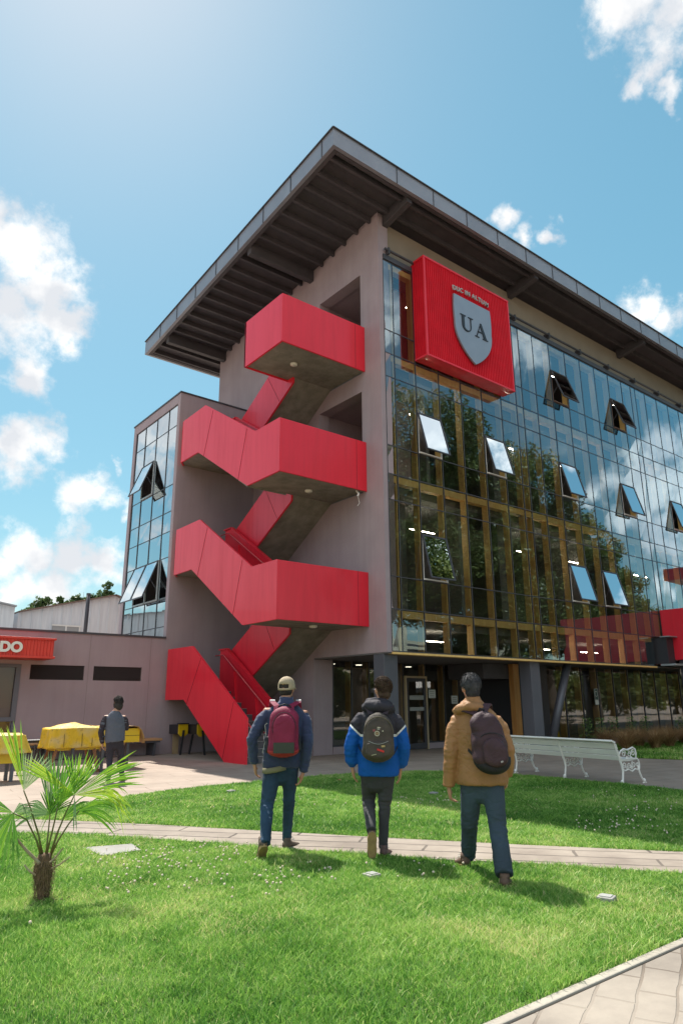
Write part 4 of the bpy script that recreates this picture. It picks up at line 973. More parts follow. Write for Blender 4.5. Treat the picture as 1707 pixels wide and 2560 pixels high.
# ------------------------------------------------------------------ what stands behind the camera and shows in the glass
cream = pm('cream_render', (.58, .52, .40), .8, (.52, .46, .35), 1)
t = thing('cream_building', (60, -30, 0), 'cream building with horizontal sunshades mirrored in the lowest glass row', 'building')
w = MB(); w.box(46, 76, -40, -30, 0, 8.5)
for x in range(48, 76, 6): w.box(x-.8, x+.8, -30, -29.3, 0, 9.1+(x % 4)*.4)
w.build('wall', cream, t)
w = MB()
for k in range(9): w.box(46.5, 75.5, -29.6, -29.4, 1.0+k*.8, 1.38+k*.8)
w.build('sunshade', cream, t)
w = MB(); w.box(46.5, 75.5, -29.99, -29.9, .8, 8.1); w.build('window', darkmetal, t)
for i, (x, y) in enumerate(((33, 1.0), (38, .5))):
    t = thing('canopy_tent', (x, y, 0), 'white peaked canopy mirrored in the ground floor glass, %s one' % ('nearer' if i == 0 else 'farther'), 'canopy', group='white canopies mirrored in the glass')
    w = MB(); ap = (x, y, 3.3)
    q = [(x-2, y-2, 2.4), (x+2, y-2, 2.4), (x+2, y+2, 2.4), (x-2, y+2, 2.4)]
    w.add(q+[ap]+[(a, b_, 2.15) for a, b_, _ in q], [(0, 1, 4), (1, 2, 4), (2, 3, 4), (3, 0, 4), (5, 6, 1, 0), (6, 7, 2, 1), (7, 8, 3, 2), (8, 5, 0, 3)]); w.build('cloth', white_paint, t)
    for a, b_, _ in q:
        w = MB(); w.tube([(a, b_, 0), (a, b_, 2.4)], .03, 8); w.build('pole', greymetal, t)
# ------------------------------------------------------------------ vegetation
def np_mesh(name, co, nv, mat, parent=None, loops_per=3, attr=None):
    """co: (n,3) vertices, faces = consecutive index arrays given by nv (m,k)"""
    me = bpy.data.meshes.new(name); n = len(co); m = len(nv); k = nv.shape[1]
    me.vertices.add(n); me.vertices.foreach_set('co', co.astype(np.float32).ravel())
    me.loops.add(m*k); me.loops.foreach_set('vertex_index', nv.astype(np.int32).ravel())
    me.polygons.add(m); me.polygons.foreach_set('loop_start', (np.arange(m)*k).astype(np.int32))
    if attr is not None:
        a = me.attributes.new('tone', 'FLOAT', 'POINT'); a.data.foreach_set('value', attr.astype(np.float32))
    me.materials.append(mat); me.update(calc_edges=True)
    o = bpy.data.objects.new(name, me); COL.objects.link(o)
    if parent: o.parent = parent
    return o
def leaf_mat(name, stops, rough=.5, trans=.35, nscale=.6, namp=.4, spec=.4):
    m = bpy.data.materials.new(name); m.use_nodes = True; t = m.node_tree; n = t.nodes; b_ = n['Principled BSDF']
    at = n.new('ShaderNodeAttribute'); at.attribute_name = 'tone'
    tc = n.new('ShaderNodeTexCoord'); nz = n.new('ShaderNodeTexNoise'); nz.inputs['Scale'].default_value = nscale; nz.inputs['Detail'].default_value = 5; t.links.new(tc.outputs['Object'], nz.inputs['Vector'])
    v = mth(t, 'MULTIPLY_ADD', nz.outputs['Fac'], namp*2); v.node.inputs[2].default_value = -namp
    v = mth(t, 'ADD', v, at.outputs['Fac'])
    cr = n.new('ShaderNodeValToRGB'); t.links.new(v, cr.inputs[0])
    el = cr.color_ramp.elements; el[0].position = stops[0][0]; el[0].color = (*stops[0][1], 1); el[1].position = stops[-1][0]; el[1].color = (*stops[-1][1], 1)
    for p, c in stops[1:-1]: e = el.new(p); e.color = (*c, 1)
    t.links.new(cr.outputs[0], b_.inputs['Base Color']); b_.inputs['Roughness'].default_value = rough; b_.inputs['Specular IOR Level'].default_value = spec
    tr = n.new('ShaderNodeBsdfTranslucent'); t.links.new(cr.outputs[0], tr.inputs[0]); mx = n.new('ShaderNodeMixShader'); mx.inputs[0].default_value = trans
    t.links.new(b_.outputs[0], mx.inputs[1]); t.links.new(tr.outputs[0], mx.inputs[2]); t.links.new(mx.outputs[0], n['Material Output'].inputs[0]); return m
def inside(px, py, poly):
    r = np.zeros(len(px), bool); n = len(poly)
    for i in range(n):
        x0, y0 = poly[i]; x1, y1 = poly[(i+1) % n]
        c = ((y0 > py) != (y1 > py))
        xi = (x1-x0)*(py-y0)/((y1-y0) if y1 != y0 else 1e-9)+x0
        r ^= c & (px < xi)
    return r
vn = np.random.default_rng(3)
def smooth_noise(x, y, s, seed):
    # cheap value noise
    X = x*s; Y = y*s; xi = np.floor(X).astype(int); yi = np.floor(Y).astype(int); fx = X-xi; fy = Y-yi; fx = fx*fx*(3-2*fx); fy = fy*fy*(3-2*fy)
    h = lambda a, b_: (np.abs(np.sin(a*127.1+b_*311.7+seed*17.3)*43758.5453) % 1)
    return (h(xi, yi)*(1-fx)+h(xi+1, yi)*fx)*(1-fy)+(h(xi, yi+1)*(1-fx)+h(xi+1, yi+1)*fx)*fy
def grass(name, polys, dens, mat, hmin, hmax, wmin, wmax, label, cat='grass', z0=.01, view=True, lean=.45):
    xs = []; ys = []
    for poly in polys:
        P = np.array(poly); x0, y0 = P.min(0); x1, y1 = P.max(0); n = int((x1-x0)*(y1-y0)*dens)
        x = vn.uniform(x0, x1, n); y = vn.uniform(y0, y1, n); k = inside(x, y, poly)
        if view:   # leave out what no nearby viewpoint shows
            az = np.degrees(np.arctan2(y, x)); d = np.hypot(x, y); k &= (az > 12) & (az < 122) & (d < 30) & (d > 3.1)
            k &= vn.uniform(0, 1, n) < np.clip(6.5/d, .30, 1)
        k &= ~inside(x, y, [(2.80, 8.0), (2.81, 7.40), (3.25, 7.40), (3.31, 7.86)])
        for (hx, hy, hr_) in ((4.35, 5.06, .085), (5.26, 3.35, .085), (6.43, 11.18, .09), (8.86, 8.69, .09)): k &= (x-hx)**2+(y-hy)**2 > hr_**2
        xs.append(x[k]); ys.append(y[k])
    x = np.concatenate(xs); y = np.concatenate(ys); n = len(x); d = np.hypot(x, y)
    cl = smooth_noise(x, y, 7, 1)*.5+smooth_noise(x, y, 2.2, 2)*.5
    h = (hmin+(hmax-hmin)*vn.uniform(0, 1, n)**1.4)*(.55+1.0*cl)*np.where(vn.uniform(0, 1, n) < .015, 1.7, 1)
    w_ = (wmin+(wmax-wmin)*vn.uniform(0, 1, n))*np.clip(d/6, .8, 2.2)
    a = vn.uniform(0, 2*np.pi, n); la = vn.uniform(0, 2*np.pi, n); ln = h*vn.uniform(.1, lean*2, n)
    bx_, by_ = np.cos(a)*w_/2, np.sin(a)*w_/2; lx, ly = np.cos(la)*ln, np.sin(la)*ln
    z = np.full(n, z0)
    p0 = np.stack([x-bx_, y-by_, z], 1); p1 = np.stack([x+bx_, y+by_, z], 1)
    m0 = np.stack([x-bx_*.75+lx*.35, y-by_*.75+ly*.35, z+h*.6], 1); m1 = np.stack([x+bx_*.75+lx*.35, y+by_*.75+ly*.35, z+h*.6], 1)
    tp = np.stack([x+lx, y+ly, z+h], 1)
    co = np.stack([p0, p1, m1, m0, tp], 1).reshape(-1, 3); b0 = np.arange(n)*5
    tri = np.concatenate([np.stack([b0, b0+1, b0+2], 1), np.stack([b0, b0+2, b0+3], 1), np.stack([b0+3, b0+2, b0+4], 1)])
    tone = np.clip(.12+.76*vn.uniform(0, 1, n)**1.1+.35*(smooth_noise(x, y, 1.1, 9)-.5)+.3*(smooth_noise(x, y, 4.2, 11)-.5), 0, 1)
    tone += .14*np.clip((smooth_noise(x, y, 1.7, 21)-.66)*4, 0, 1); dry = vn.uniform(0, 1, n) < .035+.12*(smooth_noise(x, y, 2.6, 31) > .78); tone = np.where(dry, 1.0, tone*.9)
    o = np_mesh(name, co, tri, mat, attr=np.repeat(tone, 5)); tag(o, label, cat, kind='stuff'); return o
gm = leaf_mat('grass_blade', [(0.0, (.05, .16, .022)), (.3, (.14, .33, .045)), (.6, (.29, .49, .09)), (.88, (.50, .64, .19)), (1.0, (.72, .66, .32))], .5, .42, .45, .34, .35)
grass('lawn_grass', [LAWN_LOW, LAWN_UP], 12500, gm, .022, .054, .004, .0085, 'short bright green lawn grass on both sides of the flagstone path', lean=.75)
grass('lawn_grass_far', [LAWN_FAR], 5000, gm, .04, .08, .012, .02, 'strip of lawn grass in front of the tufted planting')
# clover flowers
w = MB(); rr = random.Random(5)
def clover(x, y, h, r):
    w.mi = 1; w.tube([(x, y, 0), (x+rr.uniform(-.01, .01), y, h)], .0015, 3, cap=False); w.mi = 0
    w.ell((x, y, h+r*.7), (r, r, r*.9), 7, 5)
pts = []
for (cx_, cy_, sx_, sy_, n) in ((3.1, 6.5, .35, .3, 45), (3.5, 6.9, .35, .3, 45), (2.9, 6.9, .3, .35, 22), (3.8, 5.5, .35, .25, 34), (3.4, 5.5, .25, .3, 16), (3.9, 7.0, .3, .3, 20), (5.0, 4.85, .25, .2, 12), (2.5, 6.1, .25, .25, 12),
                          (7.9, 8.4, .5, .4, 26), (8.2, 7.7, .4, .3, 16), (8.3, 4.9, .5, .35, 46), (9.9, 5.6, .7, .3, 26), (6.3, 9.4, .7, .7, 26), (9.5, 7.0, 1.2, 1.0, 14), (1.2, 6.5, .4, .6, 10)):
    for _ in range(n): pts.append((rr.gauss(cx_, sx_), rr.gauss(cy_, sy_)))
P_ = np.array(pts); ok = inside(P_[:, 0], P_[:, 1], LAWN_LOW) | inside(P_[:, 0], P_[:, 1], LAWN_UP)
for (x, y), k in zip(pts, ok):
    if k: clover(x, y, rr.uniform(.035, .07), rr.uniform(.008, .012))
o = w.build('clover_flowers', [pm('clover_white', (.78, .70, .54), .9, (.66, .46, .38), 60), pm('clover_stem', (.12, .28, .04), .6)], smooth=True)
tag(o, 'scattered white and pinkish clover blossoms in the lawn', 'flowers', kind='stuff')
# ornamental grasses along the glass
og = leaf_mat('tuft_grass', [(0, (.20, .10, .045)), (.5, (.38, .22, .10)), (1, (.52, .36, .18))], .6, .3, 1.0, .2)
og2 = leaf_mat('herb_green', [(0, (.04, .08, .02)), (.5, (.10, .19, .04)), (1, (.22, .32, .08))], .5, .3, 1.0, .2)
def tuft(x, y, hgt, n, spread, mat, name, label, cat, group):
    t = np.linspace(0, 1, 5); cos = []; idx = []; tone = []
    for k in range(n):
        a = vn.uniform(0, 6.283); s = spread*vn.uniform(.2, 1); h = hgt*vn.uniform(.6, 1.05); wd = vn.uniform(.005, .010); r0 = vn.uniform(0, .12)
        ca, sa = math.cos(a), math.sin(a); b0 = len(cos)*0+sum(len(c) for c in cos)
        cx_ = ca*(r0+s*t**2); cy_ = sa*(r0+s*t**2); cz = h*(t-.35*t**3*(s/spread))
        W_ = wd*(1-t*.9); A_ = np.stack([x+cx_-sa*W_, y+cy_+ca*W_, cz], 1); B_ = np.stack([x+cx_+sa*W_, y+cy_-ca*W_, cz], 1)
        cos.append(np.concatenate([A_, B_])); i = np.arange(4); idx.append(b0+np.stack([i, i+1, i+6, i+5], 1)); tone.append(np.full(10, vn.uniform(0, 1)))
    o = np_mesh(name, np.concatenate(cos), np.concatenate(idx), mat, attr=np.concatenate(tone)); tag(o, label, cat, group); return o
k = 0
for x, y in ((20.9, 12.1), (21.8, 12.6), (22.3, 11.9), (23.1, 12.9), (23.6, 12.1), (24.5, 12.9), (24.9, 12.0), (25.8, 12.7), (26.4, 12.0), (27.3, 12.7), (22.0, 13.4), (24.0, 13.5), (26.0, 13.4), (27.8, 11.8)):
    tuft(x, y, .78, 650, .85, og, 'tuft_grass', 'rust brown tufted ornamental grass planted along the ground floor glass', 'plant', 'brown grass tufts in the bed'); k += 1
for (x, y), wh in zip(((22.3, 14.3), (23.1, 14.3), (24.2, 14.4), (25.2, 14.3), (26.3, 14.3), (26.2, 12.9)), ('leftmost', 'second from the left', 'third from the left', 'fourth from the left', 'rearmost at the right', 'frontmost at the right')):
    t_ = MB(); n = 240; cos = []; 
    co = []; idx = []; tn = []
    for q in range(n):
        zz = vn.uniform(.1, .95)**.8; r = .35*vn.uniform(.2, 1)*(1.1-zz*.6); a = vn.uniform(0, 6.283); c = Vector((x+r*math.cos(a), y+r*math.sin(a), zz)); s_ = vn.uniform(.025, .05)
        d1 = Vector(vn.normal(size=3)).normalized(); d2 = d1.orthogonal().normalized(); b0 = len(co)
        co += [tuple(c-d1*s_), tuple(c+d2*s_*.45), tuple(c+d1*s_), tuple(c-d2*s_*.45)]; idx.append((b0, b0+1, b0+2, b0+3)); tn += [vn.uniform(0, 1)]*4
    o = np_mesh('herb_clump', np.array(co), np.array(idx), og2, attr=np.array(tn)); tag(o, 'leafy green clump among the brown tufts by the glass, %s' % wh, 'plant', 'green clumps in the bed')

bark = pm('bark', (.13, .10, .075), .9, (.08, .062, .05), 5, .6, 20, detail=7)
def tree(name, label, x, y, trunk_h, r0, crowns, leaf, n, mat, group=None, seed=1, bend=(0, 0)):
    rg = np.random.default_rng(seed)
    t = thing(name, (x, y, 0), label, 'tree', group=group)
    w = MB(); top = max(c[2] for c in crowns)
    P = [(x+bend[0]*s*s, y+bend[1]*s*s, trunk_h*1.35*s) for s in np.linspace(0, 1, 6)]
    w.tube(P, [r0*1.25, r0, r0*.9, r0*.8, r0*.65, r0*.45], 10)
    for c in crowns:
        a = Vector(P[3]); b_ = Vector((x+c[0], y+c[1], c[2])); m_ = a.lerp(b_, .5)+Vector((0, 0, (b_-a).length*.12))
        w.tube([a, a.lerp(m_, .5), m_, b_], [r0*.42, r0*.34, r0*.22, r0*.06], 7)
        for q in range(4):
            e = b_+Vector(rg.normal(size=3))*c[3]*.55; w.tube([m_.lerp(b_, .5), e], [r0*.14, r0*.03], 5)
    w.build('trunk', bark, t, smooth=True)
    vol = np.array([c[3]**2 for c in crowns]); k = rg.choice(len(crowns), n, p=vol/vol.sum())
    C_ = np.array([(x+c[0], y+c[1], c[2]) for c in crowns])[k]; Rr = np.array([c[3] for c in crowns])[k]
    d = rg.normal(size=(n, 3)); d /= np.linalg.norm(d, axis=1)[:, None]; d[:, 2] *= .85
    # leaves sit in many small clumps within each crown lobe
    nc = 34; cd_ = rg.normal(size=(len(crowns), nc, 3)); cd_ /= np.linalg.norm(cd_, axis=2)[:, :, None]; cr_ = rg.uniform(.45, 1.0, (len(crowns), nc)); j = rg.integers(0, nc, n)
    cen = C_+cd_[k, j]*(Rr*cr_[k, j])[:, None]*np.array([1, 1, .8])
    p = cen+d*(Rr*.30*rg.uniform(.15, 1, n)**.6)[:, None]
    ls = leaf*rg.uniform(.6, 1.3, n); u = rg.normal(size=(n, 3)); u /= np.linalg.norm(u, axis=1)[:, None]
    v = np.cross(u, rg.normal(size=(n, 3))); v /= np.linalg.norm(v, axis=1)[:, None]
    U_ = u*ls[:, None]; V_ = v*(ls*.42)[:, None]
    co = np.stack([p-U_, p+V_, p+U_, p-V_], 1).reshape(-1, 3); idx = np.arange(4*n).reshape(n, 4)
    tone = np.clip(rg.uniform(0, 1, n)*.5+rg.uniform(0, 1, (len(crowns), nc))[k, j]*.5, 0, 1)
    o = np_mesh('crown', co-np.array([x, y, 0]), idx, mat, t, attr=np.repeat(tone, 4)); return t
lm = leaf_mat('tree_leaf', [(0, (.045, .065, .018)), (.5, (.11, .155, .038)), (1, (.25, .28, .08))], .45, .3, .25, .15)
lm2 = leaf_mat('tree_leaf_far', [(0, (.04, .075, .025)), (.5, (.08, .13, .04)), (1, (.15, .21, .07))], .45, .35, .5, .15)
tree('broadleaf_tree', 'tall dark broadleaf tree mirrored in the left part of the glass front', 30, -1, 8, .55, [(-4, 0, 13, 4.2), (0, 1, 17, 4.4), (3.5, -1, 15, 4.2), (-2, 1, 9.5, 3.8), (3, 1, 9.5, 4), (0, -2, 12.5, 4.5), (-3, -1, 8, 2.8), (1, -2, 8.2, 2.9), (4, 0, 8, 2.8)], .15, 80000, lm, 'trees mirrored in the glass', 2)
tree('broadleaf_tree', 'second dark tree mirrored in the middle of the glass front', 38, -1, 7, .5, [(-3.2, 0, 14.5, 4.0), (.5, 1, 16.3, 3.8), (3.5, 0, 12.6, 3.9), (-2, 1, 8.8, 3.8), (3, 0, 8.2, 3.6), (0, -1, 12, 4.4), (-2.5, -1, 5.4, 3), (1.5, -2, 5.2, 3.2)], .15, 75000, lm, 'trees mirrored in the glass', 5)
tree('broadleaf_tree', 'lower rounded tree mirrored towards the right of the glass front', 46.5, -1.5, 5.5, .45, [(-3, 0, 12, 3.4), (.5, 0, 12.6, 3.2), (3.4, 0, 9.8, 3.2), (-2, 0, 7.5, 3.2), (2.5, 0, 6.6, 3.2)], .14, 52000, lm, 'trees mirrored in the glass', 8)
tree('broadleaf_tree', 'smallest rightmost tree mirrored in the glass front', 53.5, -2, 4, .35, [(-1.5, 0, 9.6, 2.4), (1.2, 0, 8.4, 2.2), (0, 0, 6, 2.6), (.5, 0, 11, 1.4)], .12, 22000, lm, 'trees mirrored in the glass', 9)
for k_, (x_, lab_) in enumerate(((34, 'low bushy tree at the left behind the mirrored tall trees'), (47, 'low bushy tree at the middle behind the mirrored tall trees'), (60, 'low bushy tree at the right behind the mirrored tall trees'), (73, 'dark bushy tree mirrored in the glass at the right of the bench'), (87, 'farthest dark bushy tree mirrored in the ground floor glass'))):
    tree('bushy_tree', lab_, x_, -12, 1.5, .3, [(-5, 0, 2.4, 2.4), (-2, 0, 2.9 if x_ < 65 else 5.4, 2.5 if x_ < 65 else 3.4), (2, 0, 2.7 if x_ < 65 else 5, 2.5 if x_ < 65 else 3.4), (5, 0, 2.4, 2.4), (0, 1, 2.4, 2.4)], .2, 22000, lm, 'bushy trees mirrored in the glass', 12+k_)
# wind bent trees showing above the shed
def wtree(x, y, h, label, seed, lobes):
    tree('windswept_tree', label, x, y, h*.7, .16, lobes, .10, 2600, lm2, 'trees above the shed roof', seed, bend=(.5, 0))
wtree(10.9, 42, 7, 'leftmost ragged tree top above the white shed roof', 21, [(-.1, 0, 6.7, .55), (.15, 0, 7.2, .42), (.5, 0, 7.3, .35), (-.3, 0, 6.2, .7)])
wtree(12.1, 42, 7, 'small spiky tree top just left of the stove pipe', 22, [(0, 0, 7.0, .35), (.05, 0, 7.5, .22), (.4, 0, 6.6, .5)])
wtree(13.0, 42, 7, 'broad tree top crossed by the stove pipe', 23, [(-.3, 0, 7.1, .5), (.1, 0, 7.6, .35), (.7, 0, 7.3, .5)])
wtree(14.4, 42, 8, 'tallest windswept tree top right of the stove pipe', 24, [(-.3, 0, 7.6, .5), (.2, 0, 8.0, .45), (.55, 0, 8.6, .32), (.65, 0, 8.1, .35), (.3, 0, 7.3, .6)])

# ------------------------------------------------------------------ palm
PB = Vector((1.88, 6.15, 0)); pn = Vector((PB.x, PB.y, 0)).normalized(); pr_ = Vector((pn.y, -pn.x, 0))
palm = thing('fan_palm', tuple(PB), 'young fan palm with shaggy brown trunk growing in the near lawn', 'palm')
def PP(x, z, y=0.0): return PB+pr_*x+pn*y+Vector((0, 0, z))
fib = pm('palm_fibre', (.17, .10, .05), .9, (.07, .045, .025), 12, .9, 60, stretch=(3, 3, 1), detail=8)
w = MB(); w.tube([PP(0, -.02), PP(.01, .06), PP(.0, .14), PP(-.01, .22), PP(-.01, .29), PP(-.01, .36)], [.046, .044, .055, .075, .062, .045], 18)
tr_ = w.build('trunk', fib, palm, smooth=True)
w = MB()
for k in range(1900):
    a = rr.uniform(0, 6.283); z = rr.uniform(.0, .33); r = .043+.03*min(1, z/.2); L = rr.uniform(.02, .065); out = rr.uniform(.1, .8)
    p0 = Vector((math.cos(a)*r, math.sin(a)*r, z)); d = Vector((math.cos(a+rr.uniform(-1, 1))*out, math.sin(a+rr.uniform(-1, 1))*out, rr.uniform(-1, 1))).normalized()
    sdv = d.cross(Vector((0, 0, 1))).normalized()*.0018; p0 = PB+p0; w.add([p0-sdv, p0+sdv, p0+d*L], [(0, 1, 2)])
w.build('fibre', pm('palm_fibre_strand', (.22, .14, .075), .9), tr_)
w = MB()
for (x0, z0, x1, z1, r, y) in ((-.04, .30, -.27, .54, .011, -.05), (.03, .30, .12, .40, .007, -.06), (.04, .25, .18, .33, .006, -.04), (-.06, .22, -.15, .30, .007, -.06)):
    w.tube([PP(x0, z0, y), PP((x0+x1)/2, (z0+z1)/2-.01, y), PP(x1, z1, y)], [r*1.2, r, r*.8], 7)
w.build('cut_leaf_stalk', pm('cut_stalk', (.42, .36, .24), .7, (.25, .17, .09), 8), tr_)
fg = leaf_mat('palm_leaf', [(0, (.05, .15, .025)), (.4, (.13, .32, .035)), (.75, (.30, .52, .04)), (1, (.50, .62, .06))], .33, .45, 2, .1, .5)
fdull = leaf_mat('palm_leaf_back', [(0, (.07, .17, .06)), (.5, (.20, .34, .13)), (1, (.48, .54, .30))], .4, .4, 2, .1, .5)
stalk = pm('palm_stalk', (.10, .13, .03), .4, (.16, .11, .04), 6)
def fan(hub, axis, side, a0, a1, n, L, w0, droop=.15, mat=None, seed=0, lens=None, curl=0.0, stem=None, tone0=.4, split=.42):
    rg = random.Random(seed); axis = axis.normalized(); side = (side-axis*side.dot(axis)).normalized(); nrm = axis.cross(side)
    co = []; idx = []; tn = []
    ts = [0, .12, .28, .45, .62, .78, .9, 1.0]
    for k in range(n):
        a = R(a0+(a1-a0)*(k+.5)/n+rg.uniform(-1.2, 1.2)); d = axis*math.cos(a)+side*math.sin(a); e = (-axis*math.sin(a)+side*math.cos(a))
        l = L*(lens(k/(n-1)) if lens else 1)*rg.uniform(.90, 1.05); tone = min(1, max(0, tone0+rg.uniform(-.22, .25))); dr = droop*rg.uniform(.5, 1.6)
        dalpha = abs(R(a1-a0))/n; b0 = len(co)
        tip = rg.uniform(-.05, .05)
        for t in ts:
            c = hub+d*(l*t)+Vector((0, 0, -1))*(dr*l*max(0, t-.35)**2*2.2)+nrm*(curl*l*t*t)+e*(tip*l*max(0, t-.5))
            wf = l*t*dalpha*.52 if t < split else (l*split*dalpha*.52)*(1-.25*(t-split)) 
            wf = min(wf, w0*2.0); wf *= 1 if t < .8 else max(.04, (1-t)/.2)
            z = nrm*(wf*.5)
            co += [c-e*wf-z*.8, c+z*.6, c+e*wf-z*.8]; tn += [tone-.04, min(1, tone+.08), tone]
        for q in range(len(ts)-1):
            i = b0+q*3; idx += [(i, i+1, i+4, i+3), (i+1, i+2, i+5, i+4)]
    co = np.array([tuple(c-PB) for c in co]); o = np_mesh('palm_leaf', co, np.array(idx), mat or fg, palm, attr=np.array(tn))
    if stem:
        m_ = MB(); m_.tube(stem, [.009, .007, .0055, .005], 7); m_.build('leaf_stalk', stalk, o, smooth=True, world=False) if False else None
        vs_ = MB(); vs_.tube(stem, [.0095, .0075, .006, .005][:len(stem)], 7); s_ = vs_.build('leaf_stalk', stalk, palm, smooth=True)
    return o
Zv = Vector((0, 0, 1))
def ax(x, z, y=0.0): return pr_*x+Zv*z+pn*y
# A: upper left fan
hA = PP(-.215, .84, -.02)
fan(hA, ax(.08, 1), ax(1, -.1, .1), -30, -14, 9, .54, .014, .0, split=.7, seed=1, stem=[PP(-.02, .33), PP(-.07, .50), PP(-.15, .70), hA], tone0=.68)
fan(hA, ax(.30, 1, .2), ax(1, -.3, .3), -28, 32, 13, .31, .0085, .04, seed=2, mat=fdull, tone0=.8)
# B: big right fan
hB = PP(.17, .79, -.06)
stB = [PP(.03, .33), PP(.06, .48), PP(.12, .66), hB]
fan(hB, ax(1, .50, -.15), ax(-.5, 1, 0), -14, 16, 15, .58, .016, .12, split=.7, seed=3, stem=stB, tone0=.52, curl=-.05)
fan(hB, ax(1, .16, -.2), ax(-.2, 1, 0), -16, 6, 8, .50, .011, .42, seed=4, tone0=.8)
fan(hB, ax(.1, 1, .1), ax(1, -.1, .1), -28, 34, 12, .36, .009, .02, seed=5, tone0=.55)
fan(hB, ax(-.80, .55, .0), ax(.5, .8, 0), -7, 7, 8, .50, .013, .02, split=.75, seed=6, tone0=.72)
fan(hB, ax(.15, -1, -.2), ax(1, .1, 0), -7, 3, 2, .30, .008, .0, seed=7, tone0=.2, mat=fdull)
fan(hB, ax(-.6, .25, -.5), ax(.1, 1, 0), -25, 20, 6, .30, .008, .7, seed=8, tone0=.75)
fan(PP(.05, .70, -.04), ax(.35, 1, -.1), ax(1, -.2, 0), -40, 30, 14, .40, .012, .08, seed=21, tone0=.35, stem=[PP(.0, .33), PP(.02, .46), PP(.04, .6), PP(.05, .70, -.04)])
fan(PP(.22, .66, .02), ax(1, .1, .2), ax(0, 1, 0), -34, 30, 13, .34, .011, .45, seed=23, tone0=.4, stem=[PP(.03, .33), PP(.08, .45), PP(.15, .57), PP(.22, .66, .02)])
# C: central dark fan behind
hC = PP(0.0, .64, .06)
fan(hC, ax(.05, 1, .25), ax(1, 0, .1), -22, 42, 22, .52, .011, .04, seed=9, stem=[PP(0, .33), PP(0, .42), PP(0, .52), hC], tone0=.35, mat=fdull)
fan(hC, ax(.3, .7, -.3), ax(1, -.3, 0), -50, 40, 14, .24, .010, .1, seed=10, tone0=.3)
fan(hC, ax(-.9, .55, .0), ax(.3, 1, .1), -40, 22, 14, .30, .010, .35, seed=11, tone0=.35, mat=fdull)
# D: left drooping fan
hD = PP(-.27, .68, -.05)
fan(hD, ax(-1, .3, -.1), ax(0, 1, .1), -10, 26, 8, .34, .012, .35, seed=12, stem=[PP(-.03, .33), PP(-.08, .46), PP(-.17, .62), hD], tone0=.45)
fan(hD, ax(-.5, -.9, -.2), ax(1, -.3, 0), -34, 46, 12, .36, .009, .25, seed=13, tone0=.4)
fan(hD, ax(.7, .5, -.2), ax(.1, 1, 0), -30, 30, 7, .20, .008, .8, seed=14, tone0=.55, mat=fdull)
# E: low right fan, tips hanging
hE = PP(.10, .60, .05)
fan(hE, ax(.8, .55, .1), ax(-.3, 1, 0), -25, 25, 12, .34, .010, .5, seed=15, stem=[PP(.03, .33), PP(.05, .42), PP(.07, .5), hE], tone0=.35)
fan(PP(.36, .80, -.05), ax(1, .2, -.1), ax(0, 1, 0), -40, 20, 8, .26, .007, 1.1, seed=16, tone0=.8)
o = MB()
for k in range(60):
    a = rr.uniform(0, 6.283); r = rr.uniform(.05, .17); s_ = rr.uniform(.006, .02); o.ell((PB.x+r*math.cos(a)+.03, PB.y+r*math.sin(a)-.02, s_*.5+.015), (s_, s_*.8, s_*.7), 6, 5)
tag(o.build('loose_soil', pm('bare_soil', (.09, .06, .04), .95)), 'dark loose soil round the foot of the palm', 'soil', kind='stuff')
# ------------------------------------------------------------------ people
skin = pm('skin', (.46, .235, .15), .5, (.42, .20, .125), 9, .1, 120)
skin.node_tree.nodes['Principled BSDF'].inputs['Subsurface Weight'].default_value = .15
skin.node_tree.nodes['Principled BSDF'].inputs['Subsurface Radius'].default_value = (.02, .008, .004)
eyew = pm('eye_white', (.75, .73, .7), .2); eyed = pm('eye_dark', (.03, .02, .015), .1)
lipm = pm('lip', (.42, .14, .11), .5)
def rid(c, sx, sy, sz, amp, seed=0.0):
    v = noise.noise(Vector((c[0]*sx+seed, c[1]*sy+seed*1.7, c[2]*sz-seed)))
    return amp*(.5-abs(v)*1.6)
def hand(m, wr, tip, inward, curl=.35, s=1.0):
    """palm, four unequal bent fingers and a thumb leaving the side of the palm"""
    wr = Vector(wr); tip = Vector(tip); d = (tip-wr).normalized(); inward = Vector(inward); inward = (inward-d*inward.dot(d)).normalized()   # palm normal
    side = d.cross(inward).normalized()      # forward (thumb) side chosen by caller through sign of inward
    if side.y < 0: side = -side
    L = .19*s
    m.tube([wr-d*.02, wr+d*.02*s, wr+d*.055*s, wr+d*.095*s], [(.021*s, .026*s), (.018*s, .032*s), (.017*s, .042*s), (.014*s, .040*s)], 12, ref=inward, round_cap=True)
    k0 = wr+d*.092*s
    for i, (off, fl) in enumerate(((.031, .074), (.011, .083), (-.010, .077), (-.030, .060))):
        b = k0+side*off*s; c1 = curl*(1+.12*i); p = b; dd = d; P = [b-d*.012*s]; Rr = [.0092*s]
        for j, q in enumerate((.45, .32, .23)):
            a = c1*(.6+.5*j); dd = (dd*math.cos(a)+inward*math.sin(a)).normalized(); p = p+dd*fl*q*s; P.append(p); Rr.append((.0086-.0008*j)*s)
        m.tube(P, Rr, 8, round_cap=True)
    b = wr+d*.03*s+side*.028*s; dd = (d*.75+side*.55+inward*.35).normalized(); m.tube([b, b+dd*.032*s, b+dd*.032*s+(d*.9+side*.15+inward*.3).normalized()*.034*s], [.0125*s, .0105*s, .0085*s], 8, round_cap=True)
def rotm(yaw, pitch=0, roll=0): return (Matrix.Rotation(R(yaw), 3, 'Z') @ Matrix.Rotation(R(pitch), 3, 'X') @ Matrix.Rotation(R(roll), 3, 'Y'))
